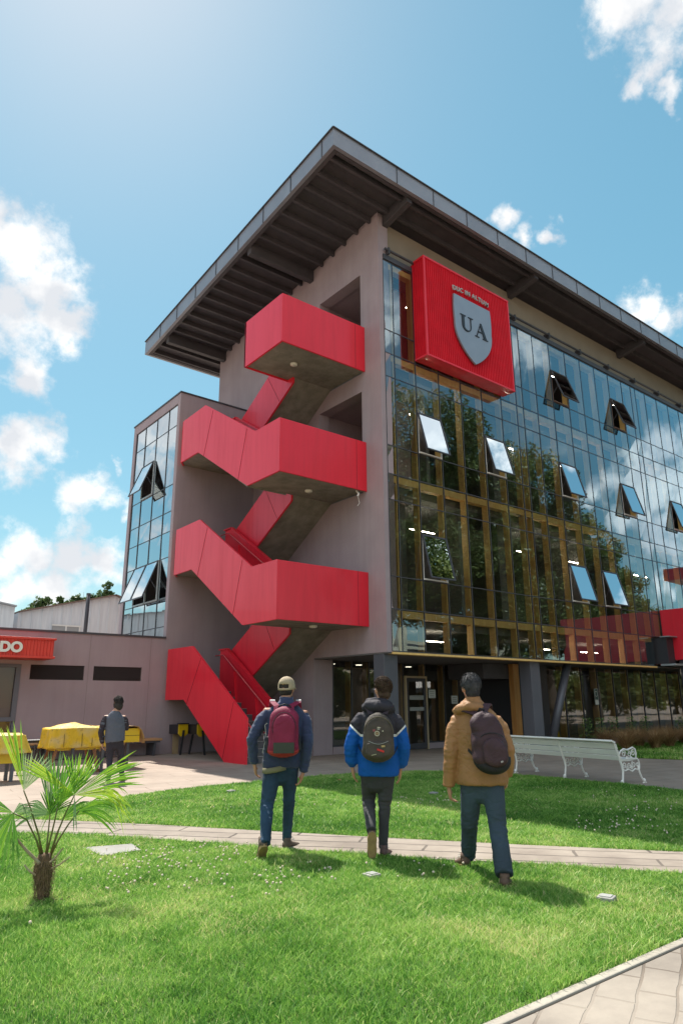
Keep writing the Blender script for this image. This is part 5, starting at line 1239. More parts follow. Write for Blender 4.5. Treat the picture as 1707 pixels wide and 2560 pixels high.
def shoe(root, heel, yaw, pitch, cols, L=.275, wd=.048, name='shoe', roll=0):
    """heel = point under the heel; local +y to the toe"""
    M_ = rotm(yaw, pitch, roll); heel = Vector(heel)
    T_ = lambda p: tuple(heel + M_ @ Vector(p))
    m = MB(); up_ = [(.0, .045, .10, .036), (.03, .062, .085, .042), (.09, .050, .074, .043), (.16, .036, .058, .046), (.21, .030, .044, .047), (.25, .026, .034, .038), (.272, .022, .024, .02)]
    vs = []; n = 14
    for (y, zc, h, w_) in up_:
        for k in range(n):
            a = 2*math.pi*k/n; x = w_*math.cos(a); z = zc+h*.52*math.sin(a); z = max(z, .014); vs.append(T_((x, y-.012, z)))
    fs = [(i*n+k, i*n+(k+1) % n, (i+1)*n+(k+1) % n, (i+1)*n+k) for i in range(len(up_)-1) for k in range(n)]+[tuple(range(n-1, -1, -1)), tuple((len(up_)-1)*n+k for k in range(n))]
    m.add(vs, fs); m.tube([T_((0, .035, .06)), T_((0, .03, .125))], [.043, .040], 14)
    o = m.build(name, cols[0], root, smooth=True, world=False)
    m = MB(); out = []
    for k in range(28):
        a = 2*math.pi*k/28; y = L/2-.012+L/2*math.sin(a)*1.01; w_ = wd*(1-.12*math.sin(a*1.0))*(.86 if abs(y-.11) < .04 else 1.0); out.append((w_*math.cos(a)*(abs(math.cos(a))**-.25 if abs(math.cos(a)) > .05 else 1), y))
    m.add([T_((x, y, 0)) for x, y in out]+[T_((x*1.03, y, .026)) for x, y in out], [tuple(range(27, -1, -1)), tuple(range(28, 56))]+[(i, (i+1) % 28, 28+(i+1) % 28, 28+i) for i in range(28)])
    m.build('sole', cols[1], o, world=False)
    m = MB()
    for k in range(3): y = .10+.032*k; m.tube([T_((-.03, y, .118-.022*k)), T_((0, y, .128-.023*k)), T_((.03, y, .118-.022*k))], .0035, 5)
    m.build('lace', cols[2], o, world=False)
    return o
def person(base, az, label, sp):
    root = thing('person', (base[0], base[1], sp.get('z', 0)), label, 'person', rz=R(az)-math.pi/2)
    hc = Vector(sp['head']); hr = rotm(*sp['face']); m = MB()
    H = lambda x, y, z: tuple(hc+hr @ Vector((x, y, z)))
    m.ell(hc+hr @ Vector((0, -.012, .018)), (.076, .094, .095), 20, 14, hr)          # skull
    m.ell(H(0, .022, -.045), (.058, .068, .072), 16, 10, hr)                            # face and jaw
    m.ell(H(0, .062, -.088), (.026, .024, .022), 10, 8, hr)                             # chin
    m.tube([H(0, .085, .012), H(0, .103, -.022), H(0, .088, -.034)], [.009, .014, .012], 8, round_cap=True)   # nose
    m.tube([H(-.042, .075, .022), H(0, .088, .026), H(.042, .075, .022)], .010, 8, round_cap=True)  # brow
    for s in (-1, 1):
        m.ell(H(s*.078, -.004, -.012), (.009, .021, .032), 10, 8, hr); m.ell(H(s*.040, .062, -.03), (.02, .018, .018), 8, 6, hr)
    nb = Vector(sp['neck']); m.tube([nb-Vector((0, 0, .07)), nb, hc+hr @ Vector((0, -.02, -.06))], [.062, .054, .053], 14, round_cap=True)
    sL, sR = Vector(sp['sh'][0]), Vector(sp['sh'][1]); ce = (sL+sR)/2; hp = Vector(sp['hip'])
    m.tube([hp-Vector((0, 0, .04)), hp+Vector((0, 0, .1)), hp.lerp(ce, .55), ce-Vector((0, 0, .09)), ce+Vector((0, 0, .0)), nb], [(.13, .09), (.12, .085), (.13, .09), (.16, .10), (.13, .085), (.06, .055)], 18, ref=(1, 0, 0), round_cap=True)
    for s, e, w_, tp in ((sL, *sp['armL']), (sR, *sp['armR'])):
        e, w_, tp = Vector(e), Vector(w_), Vector(tp)
        m.tube([ce.lerp(s, .55)-Vector((0, 0, .02)), s-Vector((0, 0, .02)), s.lerp(e, .5), e, e.lerp(w_, .4), w_, w_+(tp-w_)*.1], [.05, .052, .045, .038, .037, .025, .022], 12, round_cap=True)
        inw = Vector((1 if s is sL or s.x < ce.x else -1, .15, 0)); hand(m, w_, tp, inw, sp.get('curl', .35), 1.1)
    for side in 'LR':
        h, k, a, heel, yaw, pitch = sp['leg'+side]; h, k, a = Vector(h), Vector(k), Vector(a)
        m.tube([h, h.lerp(k, .5), k, k.lerp(a, .35), a], [.078, .066, .050, .050, .034], 12, round_cap=True)
        Mf = rotm(yaw, pitch); hv = Vector(heel); F = lambda p: hv+Mf @ Vector(p)
        m.tube([a, F((0, .03, .075)), F((0, .1, .045)), F((0, .2, .03))], [.034, .032, .03, .022], 10, round_cap=True)
    m.remesh('body', skin, root, .0075, 2, fac=.4)
    for s in (-1, 1):
        q = MB(); q.ell(H(s*.031, .077, .004), (.012, .010, .010), 10, 8); o = q.build('eye', eyew, root, smooth=True, world=False)
        q = MB(); q.ell(H(s*.031, .0855, .004), (.005, .004, .005), 8, 6); q.build('iris', eyed, o, smooth=True, world=False)
    q = MB(); q.tube([H(-.022, .082, -.060), H(0, .092, -.057), H(.022, .082, -.060)], [.003, .006, .003], 8, round_cap=True); q.build('mouth', lipm, root, smooth=True, world=False)
    # trousers
    m = MB(); hw = sp.get('hipw', .17)
    m.tube([hp-Vector((0, 0, .09)), hp, hp+Vector((0, 0, .1))], [(hw*.86, .10), (hw, .125), (hw*.92, .11)], 18, ref=(1, 0, 0), round_cap=True)
    for side in 'LR':
        h, k, a = [Vector(v) for v in sp['leg'+side][:3]]; rr_ = sp['tr'+side]
        m.tube([h+Vector((0, 0, .02)), h.lerp(k, .45), h.lerp(k, .85), k, k.lerp(a, .3), k.lerp(a, .75), a+(a-k).normalized()*.035], rr_, 14, round_cap=False)
    ks = [Vector(sp['legL'][1]).z, Vector(sp['legR'][1]).z]; sd_ = sp.get('seed', 1)
    def dj(c):
        b = rid(c, 9, 9, 11, .0045, sd_)+rid(c, 22, 22, 22, .0015, sd_+4)
        if c[2] < .22: b += rid(c, 9, 9, 30, .007, sd_+2)
        for kz in ks: b += rid(c, 9, 9, 26, .007, sd_+9)*math.exp(-((c[2]-kz)/.09)**2)
        return b
    o = m.remesh('trousers', sp['trm'], root, .011, 3, dj)
    # top
    m = MB(); tz = sp['torso']
    m.tube([Vector(t[:3]) for t in tz], [(t[3], t[4]) for t in tz], 26, ref=(1, 0, 0))
    for s, side in ((sL, 'L'), (sR, 'R')):
        e, w_, tp = [Vector(v) for v in sp['arm'+side]]; sr = sp['sleeve']
        cu = w_+(tp-w_).normalized()*.01
        m.tube([ce.lerp(s, .45)-Vector((0, 0, .042)), s-Vector((0, 0, .054)), s.lerp(e, .35), s.lerp(e, .75), e, e.lerp(w_, .4), e.lerp(w_, .8), cu], sr, 16)
    for a in sp.get('extra', []): m.tube(*a) if isinstance(a, tuple) and len(a) == 3 else m.ell(*a)
    def dt(c):
        arm = abs(c[0]-ce.x) > .19
        b = rid(c, 6, 6, 9 if not arm else 17, .007 if not arm else .007, sd_+3)+rid(c, 16, 16, 26, .004, sd_+6)+rid(c, 34, 34, 20, .0022, sd_+8)
        return b
    o = m.remesh('jacket', sp['topm'], root, .011, 3, dt)
    for side in 'LR':
        _, _, _, heel, yaw, pitch = sp['leg'+side]; shoe(root, heel, yaw, pitch, sp['shoes'])
    return root, H, hr, hc
def hair_cap(root, H, hr, hc, mat, n, L, seed, low=-.075, front=.25, gray=None, curl=1.0):
    """tufts rooted on the skull, combed back and down"""
    rg = random.Random(seed); m = MB()
    m.ell(hc+hr @ Vector((0, -.018, .030)), (.082, .098, .094), 20, 14, hr); m.ell(hc+hr @ Vector((0, -.050, -.04)), (.068, .064, .070), 14, 10, hr)
    def dd(c): return rid(c, 55, 55, 30, .008, seed)+rid(c, 120, 120, 70, .003, seed)
    # cut away the face side by building the cap behind a slanting front plane
    o = m.remesh('hair', mat, root, .0075, 1, dd)
    bm = bmesh.new(); bm.from_mesh(o.data); inv = hr.transposed()
    dele = [v for v in bm.verts if (lambda q: q.y > .045+.5*max(0, q.z-.02) or q.z < low or (q.y > .012 and q.z < .0) or (abs(q.x) > .069 and q.y > -.034 and q.z < .022))(inv @ (v.co-hc))]
    bmesh.ops.delete(bm, geom=dele, context='VERTS'); bm.to_mesh(o.data); bm.free()
    w = MB()
    for k in range(n):
        th = rg.uniform(0, 6.283); ph = rg.uniform(-.5, 1.45); x = math.cos(th)*math.cos(ph); y = math.sin(th)*math.cos(ph); z = math.sin(ph)
        if (y > .35 and z < .45) or (abs(x) > .8 and y > -.3 and z < 0): continue
        p = Vector((x*.081, -.018+y*.097, .032+z*.094)); nrm = Vector((x, y, z)).normalized(); dn = Vector((rg.uniform(-.5, .5)*curl, -.5+rg.uniform(-.5, .3)*curl, -.8+rg.uniform(-.3, .5)*(1 if z < .5 else 2)*curl))
        dn = (dn-nrm*dn.dot(nrm)).normalized(); l = L*rg.uniform(.5, 1.2); e = dn.cross(nrm)*.0065
        a = p-nrm*.004; b = p+nrm*rg.uniform(.006, .010+.014*curl)+dn*l*.5; c = p+nrm*rg.uniform(-.002, .006+.014*curl)+dn*l
        w.add([H(*(a-e)), H(*(a+e)), H(*(b+e*.8)), H(*(b-e*.8)), H(*c)], [(0, 1, 2, 3), (3, 2, 4)])
    w.build('lock', gray or mat, o, world=False)
    return o
def ribbon(m, pts, w_, th, nrm=(0, -1, 0)):
    pts = [Vector(p) for p in pts]; vs = []
    for i, p in enumerate(pts):
        t = (pts[min(i+1, len(pts)-1)]-pts[max(i-1, 0)]).normalized(); nn = Vector(nrm[i] if isinstance(nrm, list) else nrm); s = t.cross(nn).normalized(); n2 = s.cross(t).normalized()
        for a, b in ((-1, -1), (1, -1), (1, 1), (-1, 1)): vs.append(p+s*a*w_/2+n2*b*th/2)
    m.add(vs, [(i*4+k, i*4+(k+1) % 4, (i+1)*4+(k+1) % 4, (i+1)*4+k) for i in range(len(pts)-1) for k in range(4)]+[(3, 2, 1, 0), tuple(len(vs)-4+k for k in range(4))])
def sloft(rings, p=.55, n=28, amp=.006, seed=0):
    """rings: (cx, cy, z, half width, half depth[, tilt x])"""
    vs = []; m = MB()
    for (cx_, cy_, z, hw, hd) in rings:
        for k in range(n):
            a = 2*math.pi*k/n; ca, sa = math.cos(a), math.sin(a); x = math.copysign(abs(ca)**p, ca); y = math.copysign(abs(sa)**p, sa)
            d = amp*noise.noise(Vector((x*1.5+seed, y*1.5, z*11)))*2
            vs.append((cx_+x*(hw+d), cy_+y*(hd+d), z))
    fs = [(j*n+k, j*n+(k+1) % n, (j+1)*n+(k+1) % n, (j+1)*n+k) for j in range(len(rings)-1) for k in range(n)]+[tuple(range(n-1, -1, -1)), tuple((len(rings)-1)*n+k for k in range(n))]
    m.add(vs, fs); return m
def packrings(cx, z0, z1, w0, w1, y0, d, tx=0.0, n=18, top=.32, bot=.16):
    out = []
    for i in range(n+1):
        t = i/n; z = z0+(z1-z0)*t; s = 1.0
        if t < bot: s = math.sqrt(max(0.05, 1-((bot-t)/bot)**2*.9))
        if t > 1-top: s = math.sqrt(max(0.03, 1-((t-1+top)/top)**2*.97))
        hw = (w0+(w1-w0)*t)*s; hd = d/2*(.55+.45*s)*(1.0-.25*t)
        out.append((cx+tx*t, y0-hd, z, hw, hd))
    return out
def backpack(base, az, label, cat='backpack'):
    return thing('backpack', (base[0], base[1], 0), label, cat, rz=R(az)-math.pi/2, group='backpacks worn by the walkers')
def cloth(name, c1, c2=None, sc=6, rough=.8, b=.35, bs=90, sheen=0.0):
    m = pm(name, c1, rough, c2, sc, b, bs, spec=.3, detail=6)
    if not m.get('fold'):
        m['fold'] = 1; t = m.node_tree; n = t.nodes; tc = n.new('ShaderNodeTexCoord'); mp = n.new('ShaderNodeMapping'); mp.inputs['Scale'].default_value = (1.0, 1.0, 1.5); mp.inputs['Rotation'].default_value = (.35, .5, 0); t.links.new(tc.outputs['Object'], mp.inputs[0])
        nf = n.new('ShaderNodeTexNoise'); nf.inputs['Scale'].default_value = 4.6; nf.inputs['Detail'].default_value = 2; nf.inputs['Distortion'].default_value = .6; t.links.new(mp.outputs[0], nf.inputs['Vector'])
        rdg = mth(t, 'POWER', mth(t, 'ABSOLUTE', mth(t, 'SUBTRACT', nf.outputs['Fac'], .5)), .55)
        bf = n.new('ShaderNodeBump'); bf.inputs['Strength'].default_value = .5; bf.inputs['Distance'].default_value = .024; t.links.new(rdg, bf.inputs['Height'])
        ob_ = n.get('Bump'); pb = n['Principled BSDF']
        if ob_: t.links.new(bf.outputs[0], ob_.inputs['Normal'])
        else: t.links.new(bf.outputs[0], pb.inputs['Normal'])
    if sheen: m.node_tree.nodes['Principled BSDF'].inputs['Sheen Weight'].default_value = sheen
    return m
sole_g = pm('gum_sole', (.36, .24, .10), .7, (.28, .18, .08), 20); lace_w = pm('lace', (.5, .48, .42), .8)
# ---- left walker: cap, navy jacket, crimson backpack
b1 = (4.27, 6.62); az1 = math.degrees(math.atan2(b1[1], b1[0]))
navy = cloth('navy_jacket', (.038, .052, .120), (.026, .034, .078), 4, .75, .4, 70, .2)
S1 = dict(head=(.172, .02, 1.665), face=(-22, 0, 0), neck=(.165, -.005, 1.51), sh=((-.04, -.01, 1.435), (.365, .01, 1.41)), hip=(.12, 0, .87),
 armL=((-.195, -.05, 1.13), (-.165, .02, .885), (-.150, .05, .79)), armR=((.405, -.06, 1.10), (.365, -.02, .80), (.32, .0, .66)),
 legL=((.035, 0, .82), (-.02, -.10, .47), (-.025, -.44, .19), (-.035, -.50, .145), 12, -42), legR=((.215, 0, .82), (.215, .06, .52), (.20, .14, .12), (.185, .10, 0), -32, 0),
 trL=[.10, .088, .072, .069, .066, .056, .052], trR=[.10, .084, .068, .064, .058, .052, .047], trm=cloth('teal_jeans', (.026, .062, .110), (.016, .032, .058), 3, .8, .4, 120), hipw=.185,
 torso=[(.125, 0, .835, .195, .125), (.125, 0, .88, .205, .135), (.13, -.005, 1.05, .20, .13), (.145, -.01, 1.22, .205, .135), (.16, -.01, 1.36, .215, .125), (.165, -.01, 1.43, .19, .105), (.167, -.012, 1.485, .125, .085), (.168, -.01, 1.52, .085, .078), (.170, -.005, 1.56, .072, .070)],
 sleeve=[.064, .070, .070, .063, .060, .057, .050, .045], topm=navy, shoes=(pm('shoe_brown', (.09, .06, .045), .7, (.13, .09, .065), 20), sole_g, lace_w), seed=1.3)
r1, H1, hr1, hc1 = person(b1, az1, 'man in a khaki cap, navy jacket and teal jeans walking away at the left', S1)
hairk = pm('hair_black', (.022, .017, .015), .8, (.035, .026, .022), 30, .5, 160)
m = MB(); m.ell(hc1+hr1 @ Vector((0, -.035, -.035)), (.074, .068, .055), 18, 12, hr1); m.ell(hc1+hr1 @ Vector((0, -.045, .02)), (.074, .062, .05), 18, 12, hr1); m.remesh('hair', hairk, r1, .007, 1, lambda c: rid(c, 60, 60, 60, .004, 1))
capm = cloth('khaki_cap', (.42, .33, .22), (.35, .27, .18), 8, .8, .3, 200)
m = MB(); vs = []; nn_ = 28; rings = [(-.022, 1.0), (.0, 1.012), (.03, 1.0), (.055, .93), (.078, .80), (.096, .60), (.107, .36), (.112, .1)]
for (z, s_) in rings:
    for k in range(nn_):
        a = 2*math.pi*k/nn_; vs.append(H1(.092*s_*math.cos(a), -.012+.108*s_*math.sin(a), z*1.06+.008+(.012*math.sin(a) if z < .03 else 0)))
# rear opening above the strap: leave out a few faces
fs = [(j*nn_+k, j*nn_+(k+1) % nn_, (j+1)*nn_+(k+1) % nn_, (j+1)*nn_+k) for j in range(len(rings)-1) for k in range(nn_) if not (j == 1 and k in (18, 19, 20, 21, 22, 23))]+[tuple((len(rings)-1)*nn_+k for k in range(nn_))]
m.add(vs, fs); cap = m.build('cap', capm, r1, smooth=True, world=False); cap.modifiers.new('s', 'SOLIDIFY').thickness = .003
m = MB(); vs = []
for j in range(7):
    t = j/6; 
    for k in range(13):
        a = R(22+136*k/12); rx = .086+.012*t; y = .103*math.sin(a)+.068*t*math.sin(a)**1.2; vs.append(H1(rx*math.cos(a), -.012+y, .0-.012*t-.018*abs(math.cos(a))*t+.012))
m.add(vs, [(j*13+k, j*13+k+1, (j+1)*13+k+1, (j+1)*13+k) for j in range(6) for k in range(12)]); o = m.build('brim', capm, cap, smooth=True, world=False); o.modifiers.new('s', 'SOLIDIFY').thickness = .004
m = MB(); m.ell(H1(0, -.012, .126), (.008, .008, .004), 8, 6); m.build('button', capm, cap, world=False)
m = MB(); ribbon(m, [(-.075, -.085, .815), (-.03, -.122, .812), (.03, -.134, .820), (.10, -.134, .832), (.17, -.118, .848)], .055, .006, (0, -1, 0)); m.build('shirt_hem', cloth('olive_shirt', (.20, .18, .11), None), r1, smooth=True, world=False)
m = MB(); m.tube([(.169+.070*math.cos(a), -.005+.068*math.sin(a), 1.562+.008*math.sin(a)) for a in np.linspace(0, 6.283, 20)], .008, 8); m.build('collar', navy, r1, smooth=True, world=False)
bp = backpack(b1, az1, 'crimson backpack with a dark lower panel on the back of the man in the cap')
cr = cloth('crimson_pack', (.24, .016, .055), (.19, .012, .042), 7, .65, .3, 160); cr2 = cloth('red_pack_base', (.33, .03, .03), None, 6, .6, .3, 120); dk = cloth('black_webbing', (.022, .022, .026), None, 6, .7, .3, 120)
m = sloft(packrings(.135, .955, 1.47, .168, .150, -.12, .22, .010, top=.24), .6, amp=.004, seed=2); o = m.build('bag_body', cr, bp, smooth=True, world=False)
m = sloft(packrings(.135, .958, 1.09, .168, .172, -.125, .235, .003, top=.1, bot=.5), .6, amp=.003, seed=5); m.build('base_panel', cr2, o, smooth=True, world=False)
m = sloft(packrings(.14, 1.0, 1.39, .125, .110, -.30, .075, .006, top=.35, bot=.12), .45, amp=.003, seed=3); fp = m.build('front_pocket', cr, o, smooth=True, world=False)
m = sloft([(.14, -.372, z, .108, .010) for z in (1.005, 1.01, 1.06, 1.105, 1.11)], .3, amp=.001); m.build('dark_panel', pm('dark_green_panel', (.035, .04, .03), .7), fp, world=False)
m = MB(); m.tube([(.14+.122*math.cos(a)*(1 if abs(math.cos(a)) > .9 else 1), -.345+.03*abs(math.sin(a)), 1.26+.15*math.sin(a)) for a in np.linspace(-.5, 3.64, 22)], .0035, 6); m.build('zip', dk, fp, world=False)
m = MB(); m.tube([(.075, -.16, 1.44), (.085, -.19, 1.475), (.145, -.2, 1.495), (.205, -.19, 1.475), (.215, -.16, 1.44)], .008, 8, round_cap=True); m.build('grab_handle', dk, bp, smooth=True, world=False)
for sx, x0, x1 in ((-1, .06, .015), (1, .22, .30)):
    m = MB(); ribbon(m, [(x0+.02*(-sx)*0, -.17, 1.43), (x0, -.13, 1.475), (x1, -.07, 1.515), (x1, .03, 1.525), (x1+.01*sx, .11, 1.46), (x1+.015*sx, .145, 1.34)], .062, .014, [(0, -.6, 1), (0, -.6, 1), (0, -.3, 1), (0, .2, 1), (0, 1, .8), (0, 1, 0)]); s_ = m.build('shoulder_strap', cr, bp, world=False)
    m = MB(); ribbon(m, [(x1, -.055, 1.528), (x1, -.015, 1.537)], .055, .012, (0, -.1, 1)); m.build('grey_patch', pm('grey_patch', (.42, .41, .42) if sx < 0 else (.1, .1, .11), .6), s_, world=False)
    m = MB(); ribbon(m, [(.135+sx*.165, -.17, 1.02), (.135+sx*.20, -.08, 1.08), (.135+sx*.21, .05, 1.16), (x1+.02*sx, .135, 1.25)], .022, .003, (sx, 0, 0)); m.build('webbing', dk, bp, world=False)
m = sloft(packrings(-.028, 1.0, 1.17, .022, .02, -.14, .14, 0, top=.1), .7); m.build('side_pocket', dk, bp, smooth=True, world=False)
m = sloft(packrings(.302, 1.0, 1.18, .022, .02, -.14, .14, 0, top=.1), .7); m.build('side_pocket', dk, bp, smooth=True, world=False)
m = MB(); m.tube([(-.035, -.2, 1.30), (-.06, -.2, 1.28), (-.045, -.2, 1.18), (-.05, -.19, 1.12), (-.08, -.16, 1.0)], .004, 5); m.build('cord', pm('cord_white', (.4, .4, .4), .6), bp, world=False)

# ---- middle walker: black and blue anorak
b2 = (4.98, 5.72); az2 = math.degrees(math.atan2(b2[1], b2[0]))
an = bpy.data.materials.new('two_tone_anorak'); an.use_nodes = True
def anorak():
    t = an.node_tree; n = t.nodes; b_ = n['Principled BSDF']; tc = n.new('ShaderNodeTexCoord'); sp_ = n.new('ShaderNodeSeparateXYZ'); t.links.new(tc.outputs['Object'], sp_.inputs[0])
    dx = mth(t, 'ABSOLUTE', mth(t, 'SUBTRACT', sp_.outputs[0], .045)); k = mth(t, 'MULTIPLY', mth(t, 'MAXIMUM', mth(t, 'SUBTRACT', dx, .185), 0.0), .95)
    v = mth(t, 'SUBTRACT', sp_.outputs[2], k)
    def step(edge): return mth(t, 'GREATER_THAN', v, edge)
    br = n.new('ShaderNodeTexBrick'); br.inputs['Scale'].default_value = 22; br.inputs['Color1'].default_value = (.62, .62, .62, 1); br.inputs['Color2'].default_value = (.06, .06, .07, 1); br.inputs['Mortar'].default_value = (.7, .7, .7, 1); br.inputs['Mortar Size'].default_value = .09; br.inputs['Bias'].default_value = -.3
    mp = n.new('ShaderNodeCombineXYZ'); t.links.new(sp_.outputs[0], mp.inputs[0]); t.links.new(v, mp.inputs[1]); t.links.new(mp.outputs[0], br.inputs['Vector'])
    c1 = mixc(t, step(1.162), (.002, .085, .37), (.60, .61, .62)); c1b = mixc(t, mth(t, 'MULTIPLY', step(1.167), mth(t, 'LESS_THAN', v, 1.182)), c1, br.outputs['Color']); c2 = mixc(t, step(1.187), c1b, (.032, .029, .038))
    t.links.new(c2, b_.inputs['Base Color']); b_.inputs['Roughness'].default_value = .78; b_.inputs['Specular IOR Level'].default_value = .3
    nb = n.new('ShaderNodeTexNoise'); nb.inputs['Scale'].default_value = 60; t.links.new(tc.outputs['Object'], nb.inputs['Vector']); bu = n.new('ShaderNodeBump'); bu.inputs['Strength'].default_value = .25; bu.inputs['Distance'].default_value = .003; t.links.new(nb.outputs['Fac'], bu.inputs['Height']); t.links.new(bu.outputs[0], b_.inputs['Normal'])
    nf = n.new('ShaderNodeTexNoise'); nf.inputs['Scale'].default_value = 4.5; nf.inputs['Detail'].default_value = 2; nf.inputs['Distortion'].default_value = .6; t.links.new(tc.outputs['Object'], nf.inputs['Vector'])
    rdg = mth(t, 'POWER', mth(t, 'ABSOLUTE', mth(t, 'SUBTRACT', nf.outputs['Fac'], .5)), .55)
    bf = n.new('ShaderNodeBump'); bf.inputs['Strength'].default_value = .5; bf.inputs['Distance'].default_value = .022; t.links.new(rdg, bf.inputs['Height']); t.links.new(bf.outputs[0], bu.inputs['Normal'])
anorak()
S2 = dict(head=(.098, .02, 1.635), face=(22, 0, 0), neck=(.085, -.01, 1.49), sh=((-.135, 0, 1.385), (.235, 0, 1.365)), hip=(.035, 0, .82),
 armL=((-.245, -.02, 1.07), (-.235, .05, .875), (-.220, .07, .765)), armR=((.305, -.02, 1.06), (.270, .06, .86), (.262, .08, .76)),
 legL=((-.055, 0, .78), (-.068, .16, .52), (-.045, -.17, .30), (-.035, -.235, .265), 4, -76), legR=((.115, 0, .78), (.095, .03, .49), (.072, .0, .12), (.072, -.05, 0), -14, 0),
 trL=[.098, .084, .070, .068, .064, .054, .050], trR=[.098, .082, .068, .064, .058, .050, .046], trm=cloth('charcoal_jeans', (.058, .057, .060), (.038, .040, .046), 3, .85, .4, 120), hipw=.175,
 torso=[(.04, 0, .775, .205, .135), (.04, 0, .80, .212, .142), (.04, 0, 1.0, .205, .14), (.045, 0, 1.17, .205, .14), (.05, 0, 1.31, .205, .13), (.06, -.005, 1.38, .18, .11), (.07, -.01, 1.435, .125, .09), (.085, -.01, 1.49, .078, .074), (.088, -.008, 1.53, .072, .07)],
 sleeve=[.066, .078, .078, .071, .069, .073, .070, .036], topm=an, shoes=(pm('shoe_dark_red', (.07, .045, .045), .6, (.12, .06, .05), 25), sole_g, lace_w), seed=4.1, curl=.22,
 extra=[([(-.10, -.03, 1.45), (-.06, -.09, 1.47), (.04, -.125, 1.465), (.14, -.10, 1.45), (.20, -.03, 1.43)], [.04, .055, .062, .055, .035], 14), ([(-.07, .05, 1.50), (-.06, -.03, 1.515), (.02, -.075, 1.525), (.12, -.07, 1.515), (.18, .0, 1.49), (.17, .06, 1.47)], [.024, .032, .034, .032, .03, .022], 12)])
r2, H2, hr2, hc2 = person(b2, az2, 'man in a black and blue anorak and charcoal jeans walking in the middle', S2)
hairb = pm('hair_brown', (.055, .034, .024), .8, (.09, .058, .04), 16, .5, 140, spec=.2)
hair_cap(r2, H2, hr2, hc2, hairb, 2600, .026, 4, low=-.095)
m = MB()
for s in (-1, 1): m.tube([H2(s*.03+.022*math.cos(a), .098, .003+.017*math.sin(a)) for a in np.linspace(0, 6.283, 18)], .0018, 5); m.tube([H2(s*.05, .095, .008), H2(s*.08, .04, .01), H2(s*.084, -.01, .0)], .002, 5)
m.tube([H2(-.008, .1, .006), H2(.008, .1, .006)], .0016, 5); m.build('glasses', pm('wire', (.4, .4, .42), .3, metal=.6), r2, world=False)
bp = backpack(b2, az2, 'dark worn backpack with round badge and red tag on the anorak')
pk = cloth('worn_black_pack', (.050, .040, .034), (.085, .068, .055), 5, .75, .4, 90)
m = sloft(packrings(.04, .925, 1.405, .165, .150, -.12, .22, .005, top=.45, bot=.2), .62, amp=.006, seed=7); o = m.build('bag_body', pk, bp, smooth=True, world=False)
m = sloft(packrings(.045, .965, 1.13, .125, .13, -.315, .06, .0, top=.25, bot=.35), .5, amp=.005, seed=9); fp = m.build('front_pocket', pk, o, smooth=True, world=False)
m = MB(); m.tube([(.045+.148*math.cos(a), -.315+.06*abs(math.cos(a))**2, 1.20+.165*math.sin(a)) for a in np.linspace(-.35, 3.5, 26)], .006, 7); m.build('piping', cloth('olive_piping', (.11, .09, .065), None), o, smooth=True, world=False)
m = MB(); m.tube([(.07-.13+.2*t_-.0, -.365-.01*math.sin(t_*3), 1.135-.03*math.sin(t_*3.1)) for t_ in np.linspace(0, 1, 12)], .003, 6); m.build('zip', pm('zip_grey', (.3, .3, .29), .4, metal=.5), fp, world=False)
def disc(cx_, cz, r0, r1, y, n=24):
    q = MB()
    q.add([(cx_+r*math.cos(2*math.pi*k/n), y, cz+r*math.sin(2*math.pi*k/n)) for r in (r0, r1) for k in range(n)], [(k, (k+1) % n, n+(k+1) % n, n+k) for k in range(n)]); return q
bw_ = pm('badge_cream', (.52, .47, .36), .6); q = disc(.03, 1.205, .019, .0255, -.3475); bd = q.build('badge', bw_, o, world=False)
q = disc(.03, 1.205, .0, .013, -.3478); q.build('badge_centre', pm('badge_brown', (.28, .19, .1), .6), bd, world=False)
def patch(name, c, rot, w_, h, y, mat):
    q = MB(); a = R(rot); e = Vector((math.cos(a), 0, math.sin(a))); f_ = Vector((-math.sin(a), 0, math.cos(a))); q.obox(Vector((c[0], y, c[1])), e, Vector((0, 1, 0)), f_, w_/2, .0015, h/2); return q.build(name, mat, o, world=False)
patch('red_tag', (.062, 1.045), -18, .072, .018, -.378, pm('tag_red', (.55, .015, .015), .5)); patch('cloth_label', (.088, 1.085), 4, .036, .018, -.372, pm('label_tan', (.42, .30, .14), .7))
patch('white_patch', (.05, 1.262), -6, .034, .008, -.345, bw_); patch('white_patch', (.045, 1.248), -6, .026, .012, -.3465, pm('patch_grey', (.3, .3, .27), .7)); patch('pin', (.0, 1.235), 10, .024, .022, -.345, pm('pin_red', (.22, .05, .06), .5)); patch('pin', (.088, 1.228), 10, .012, .012, -.345, bw_); patch('pale_stripe', (-.005, 1.005), 12, .05, .007, -.376, pm('stripe_olive', (.34, .33, .22), .6))
for sx, x0, x1 in ((-1, -.03, -.075), (1, .115, .185)):
    m = MB(); ribbon(m, [(x0, -.15, 1.385), (x0+sx*.012, -.128, 1.42), (x1, -.10, 1.47), (x1, .0, 1.475), (x1+.01*sx, .10, 1.42), (x1+.02*sx, .145, 1.28)], .06, .014, [(0, -.8, 1), (0, -.8, 1), (0, -.4, 1), (0, .2, 1), (0, 1, .8), (0, 1, 0)]); m.build('shoulder_strap', cloth('purple_black_strap', (.04, .03, .04), None), bp, world=False)
    m = MB(); ribbon(m, [(.04+sx*.155, -.16, .99), (.04+sx*.20, -.08, 1.06), (.04+sx*.21, .05, 1.12), (x1+.02*sx, .14, 1.2)], .02, .003, (sx, 0, 0)); m.build('webbing', dk, bp, world=False)

